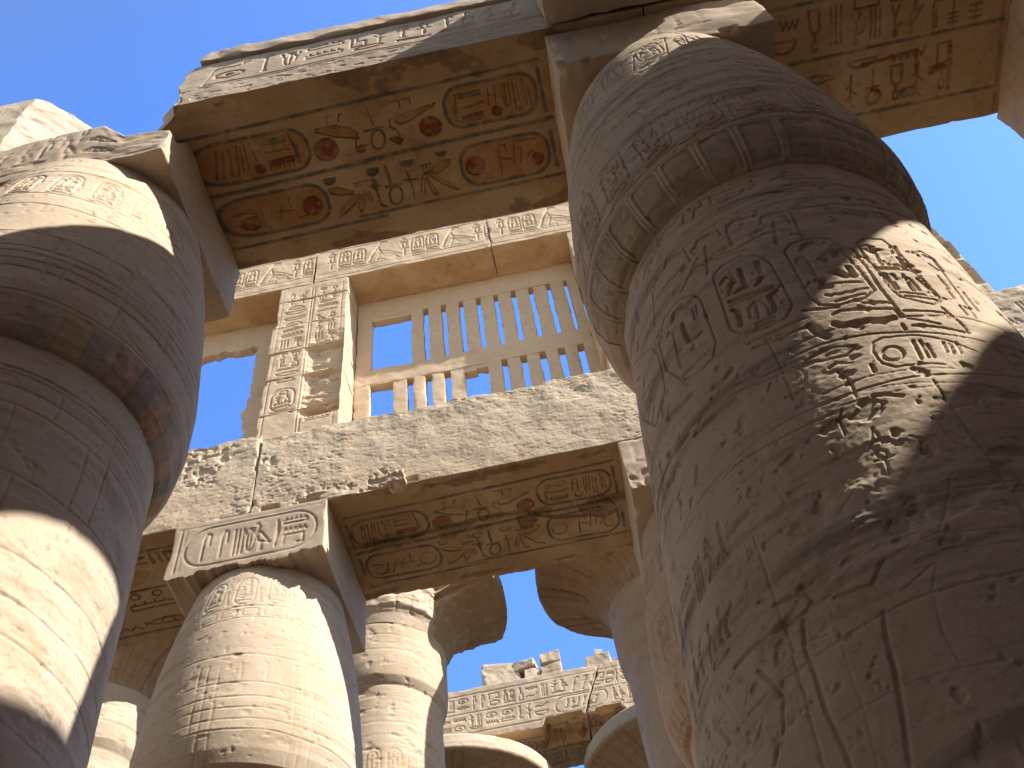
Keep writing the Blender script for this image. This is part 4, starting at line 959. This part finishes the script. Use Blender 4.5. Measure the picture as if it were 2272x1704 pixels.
# ---------------------------------------------------------------- the open-capital columns of the nave
BELL0 = [(1.34, -1.4), (1.33, 13.60), (1.36, 13.66), (1.425, 13.8), (1.46, 14.1), (1.465, 14.9), (1.475, 15.15), (1.53, 15.4), (1.72, 15.72), (2.02, 15.97), (2.36, 16.14), (2.68, 16.26), (2.93, 16.34), (2.98, 16.42), (2.95, 16.84), (2.6, 16.92), (1.4, 17.36), (1.0, 17.38)]
def bell(cx, cy, label, th, step, seed, paint=True, zf=9., k_=1., mat=None, cut=None, tc=None):
    BELL = [(r_ * k_, z_ * k_ if z_ > 0 else z_) for r_, z_ in BELL0]
    r = empty('bell_column', (cx, cy, -EYE), label, 'column')
    lathe('base', [(2.2, -EYE - .1), (2.2, -EYE + .3), (2.05, -EYE + .42), (1.3, -EYE + .45)], cx, cy, M_col, r, thetas(-1.6, 1.6, .12, .12), .1, amp=.01)
    R1 = Relief(-1.6 * RF, 1.6 * RF, 9, 16, .022)
    for z in (14.9, 14.6, 14.2, 13.4, 13.1, 12.8, 12.5, 12.2, 11.0, 10.7): ringline(R1, z, .03, .02, seed=z, a=-1.6, b=1.6)
    for k in range(10): name_ring(R1, (-1.5 + k * .31) * RF, (-1.5 + k * .31 + .2) * RF, 11.15, 11.9, seed + k, .035, .024)
    R1.h *= .5; R1.scuff(.4, .8, seed)
    lathe('shaft', [q for q in BELL if q[1] < 15.2 * k_], cx, cy, mat or M_pale, r, th, step, R1, None, .010, .9, seed, RF, zfine=zf, extra=pits(.012, seed, .15))
    R2 = Relief(-math.pi * RF, math.pi * RF, 14.85, 17.5, .022)
    if paint:
        for k in range(-14, 15):
            t = k * .22
            R2.stroke([(t * RF, 15.2), ((t + .02) * RF, 15.6), (t * RF, 16.2), ((t + .03) * RF, 17.0)], .03, .016, ('o', 't', 'd')[k % 3], .55)
            R2.stroke([((t + .11) * RF, 15.25), ((t + .10) * RF, 15.7), ((t + .12) * RF, 16.3)], .02, .012, 'd', .35)
            if k % 2: R2.cart((t - .05) * RF, (t + .05) * RF, 16.3, 16.85, .025, .012, 'd')
        for z in (15.25, 15.5, 15.75, 16.1, 17.0): ringline(R2, z, .04, .015, a=-3.1, b=3.1)
        R2.scuff(.5, .6, seed + 1)
    far = cut is None and k_ > 1
    if far: R2.fill([(-2.6 * RF, 14.9), (3.1 * RF, 14.9), (3.1 * RF, 16.93), (-2.6 * RF, 16.93)], 0, 'y', .6)
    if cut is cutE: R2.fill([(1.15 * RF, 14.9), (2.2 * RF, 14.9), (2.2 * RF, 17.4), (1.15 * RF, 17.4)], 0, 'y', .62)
    lathe('bell_capital', [q for q in BELL if q[1] >= 15.1 * k_], cx, cy, M_pale if cut is cutE or far else M_bell, r, tc if tc is not None else thetas(-1.8, 3.6, .022, .05), step * 1.2, R2, None, .012, .9, seed + 2, RF, cut=cut, extra=pits(.014, seed + 3, .2))
    block('abacus', axis(cx - 1.25, cx + 1.25, .06), axis(cy - 1.25, cy + 1.25, .06), axis(17.37 * k_, 18.22, .06), M_pale, r, rnd=.02, chip=.08, amp=.015, seed=seed + 4); return r
M_bell = stone('stained_capital_sandstone', (.42, .27, .145), (.35, .21, .105), (.22, .125, .06), patch=(.42, .31, .2), pamt=.5)
tb = thetas(-1.5, 1.55, .018)
def cutE(t, P):
    n = .10 * fbm(P, .4, 3, 9); w_ = sstep(math.radians(62), math.radians(72), t + n) * sstep(math.radians(121), math.radians(114), t + n * .6); return 1.60 + .5 * n + 1.6 * w_
def cutF(t, P):
    d_ = np.abs((t + math.pi) % (2 * math.pi) - math.pi); return 3.2 - 1.15 * sstep(math.radians(98), math.radians(160), d_) + .08 * fbm(P, .4, 3, 19)
bell(-4.70, 17.73, 'bell-capital nave column just right of the cartouche block, its shaft half in sun', tb, .022, 301, k_=.985, cut=cutE)
bell(2.01, 18.54, 'nave column with flaring bell capital emerging left of the great column', tb, .03, 311, k_=1.03, mat=M_col, cut=cutF, tc=thetas(-3.8, 1.6, .022, .05))
bell(-11.48, 18.0, 'nave column in the gap between the left column and the cartouche column', tb, .026, 321)
bell(-4.85, 26.95, 'far nave column with a sunlit bell rim at the bottom edge of the picture', tb, .04, 331, zf=13, k_=1.03)
bell(2.1, 26.95, 'far nave column with a shaded bell capital beside the great column', tb, .04, 341, zf=13, k_=1.03)
for i, (xa, xb, lb) in enumerate(((-15, -4.8, 'left beam on the nearer bell columns, hidden behind the pitted beam'), (-4.75, 6, 'right beam on the nearer bell columns, hidden behind the pitted beam'))):
    tag(block('architrave', axis(xa, xb, .1), axis(16.4, 19.1, .1), axis(18.23, 20.0, .1), M_beam, None, rnd=.02, chip=.06, amp=.02, seed=140 + i), lb, 'architrave')
# far architrave with two lines of writing, cracked through
ff = Relief(-9, 8, 18.2, 20.2, .016)
for z in (19.88, 19.22, 18.5): ff.stroke([(-9, z - .02), (8, z + .02)], .03, .022)
row(ff, -8.9, 8, 19.28, 19.82, 131, .036, .024); row(ff, -8.9, -1.4, 18.58, 19.16, 132, .036, .024); row(ff, .2, 8, 18.58, 19.16, 134, .036, .024)
ff.cart(-1.45, .05, 18.6, 19.15, .035, .024, r=.25); row(ff, -1.2, -.1, 18.68, 19.05, 133, .03, .02)
sf = Relief(-9, 8, 25.7, 28, .02); soffit_art(sf, lambda x: -3.55 + (x + 3.4) * 1.04, lambda y: 25.75 + (y - 3.525) * 1.04, .8, 2.2, paint=False, ground=False)
CRK = lambda z: -.62 + (z - 18.3) * .38
def brk(V):
    V = V.copy(); u = sstep(-1.95, -1.75, V[:, 0]) * sstep(.75, .45, V[:, 0]) * sstep(26.9, 26.6, V[:, 1]) * sstep(18.6, 18.3, V[:, 2]); V[:, 2] += u * (.30 + .10 * np.round(1.4 * fbm(V * np.array([1, 1, 0]), .5, 2, 8)) + .04 * fbm(V, .3, 3, 3)); return V
def wFl(V):
    V = brk(V); e = sstep(-2.0, -.5, V[:, 0]); V[:, 0] += e * (CRK(V[:, 2]) + .03 * fbm(V * np.array([0, 0, 1]), .3, 3, 3) - .03 + .5); return V
def wFr(V):
    V = brk(V); e = sstep(1.0, -.5, V[:, 0]); V[:, 0] += e * (CRK(V[:, 2]) + .03 * fbm(V * np.array([0, 0, 1]), .3, 3, 3) + .03 + .5); return V
beam('architrave', 'far beam with two lines of carved writing, the part left of the black crack', np.r_[axis(-9, -5.3, .1), axis(-5.3, -.5, .021)[1:]], axis(25.7, 28, .035), axis(18.25, 20.1, .021), ff, sf, (M_grey, M_soff), 135, rnd=.015, chip=.05, amp=.015, warp=wFl)
beam('architrave', 'far beam with two lines of carved writing, the part right of the black crack', np.r_[axis(-.5, 1.9, .021), axis(1.9, 8, .1)[1:]], axis(25.7, 28, .035), axis(18.25, 20.1, .021), ff, sf, (M_grey, M_soff), 137, rnd=.015, chip=.05, amp=.015, warp=wFr)
# loose blocks lying on it
def loose(a, b, c, d, y0, y1, label, seed, tilt=0., skew=0.):
    def wp(V):
        V = V.copy(); r_ = np.random.RandomState(seed); an = r_.uniform(-.22, .22); mx, my = (a + b) / 2, (y0 + y1) / 2; X_, Y_ = V[:, 0] - mx, V[:, 1] - my; V[:, 0] = mx + X_ * math.cos(an) - Y_ * math.sin(an); V[:, 1] = my + .1 + X_ * math.sin(an) + Y_ * math.cos(an); V[:, 2] += (V[:, 2] - c) / (d - c) * (r_.uniform(-.12, .12) * X_ + r_.uniform(-.1, .25) * Y_); V[:, 2] += (V[:, 0] - a) * tilt + (V[:, 0] - (a + b) / 2) * 0; V[:, 0] += (V[:, 2] - c) * skew; return V
    tag(block('loose_block', axis(a, b, .03), axis(y0, y1, .05), axis(c, d, .03), M_rub, None, rnd=.025, chip=.07, amp=.022, nsc=.3, noct=5, seed=seed, warp=wp), label, 'stone block', 'loose blocks on the far beam')
loose(-3.55, -2.42, 20.09, 20.98, 25.8, 26.9, 'largest loose block, leftmost on top of the far beam', 151, .06, -.16)
loose(-2.34, -1.80, 20.09, 20.52, 25.78, 26.7, 'lower left block of the cracked pile on the far beam', 152, .04)
loose(-2.52, -1.86, 20.62, 20.98, 25.78, 26.7, 'upper left block of the cracked pile on the far beam', 153, .06)
loose(-1.74, -1.08, 20.09, 20.60, 25.74, 26.6, 'lower right block of the cracked pile on the far beam', 154, .06)
loose(-1.74, -1.10, 20.68, 21.04, 25.78, 26.7, 'top right block of the cracked pile on the far beam', 155, .08)
loose(-.28, .50, 20.1, 20.62, 25.8, 26.6, 'single squared block on the far beam, carrying a small stone', 156, .03)
loose(.0, .26, 20.66, 20.90, 25.9, 26.3, 'small stone lying on the single squared block', 157)
loose(.56, .86, 20.1, 20.42, 25.82, 26.4, 'small wedge stone right of the single squared block', 158, -.4)
loose(1.02, 1.5, 20.1, 20.74, 25.8, 26.5, 'last loose block on the far beam, cut off by the great column', 159)
# ---------------------------------------------------------------- done
for o in S.objects:
    if o.type in ('MESH', 'EMPTY') and o.parent is None: o.location.z += 0
print('verts', sum(len(m.vertices) for m in bpy.data.meshes))
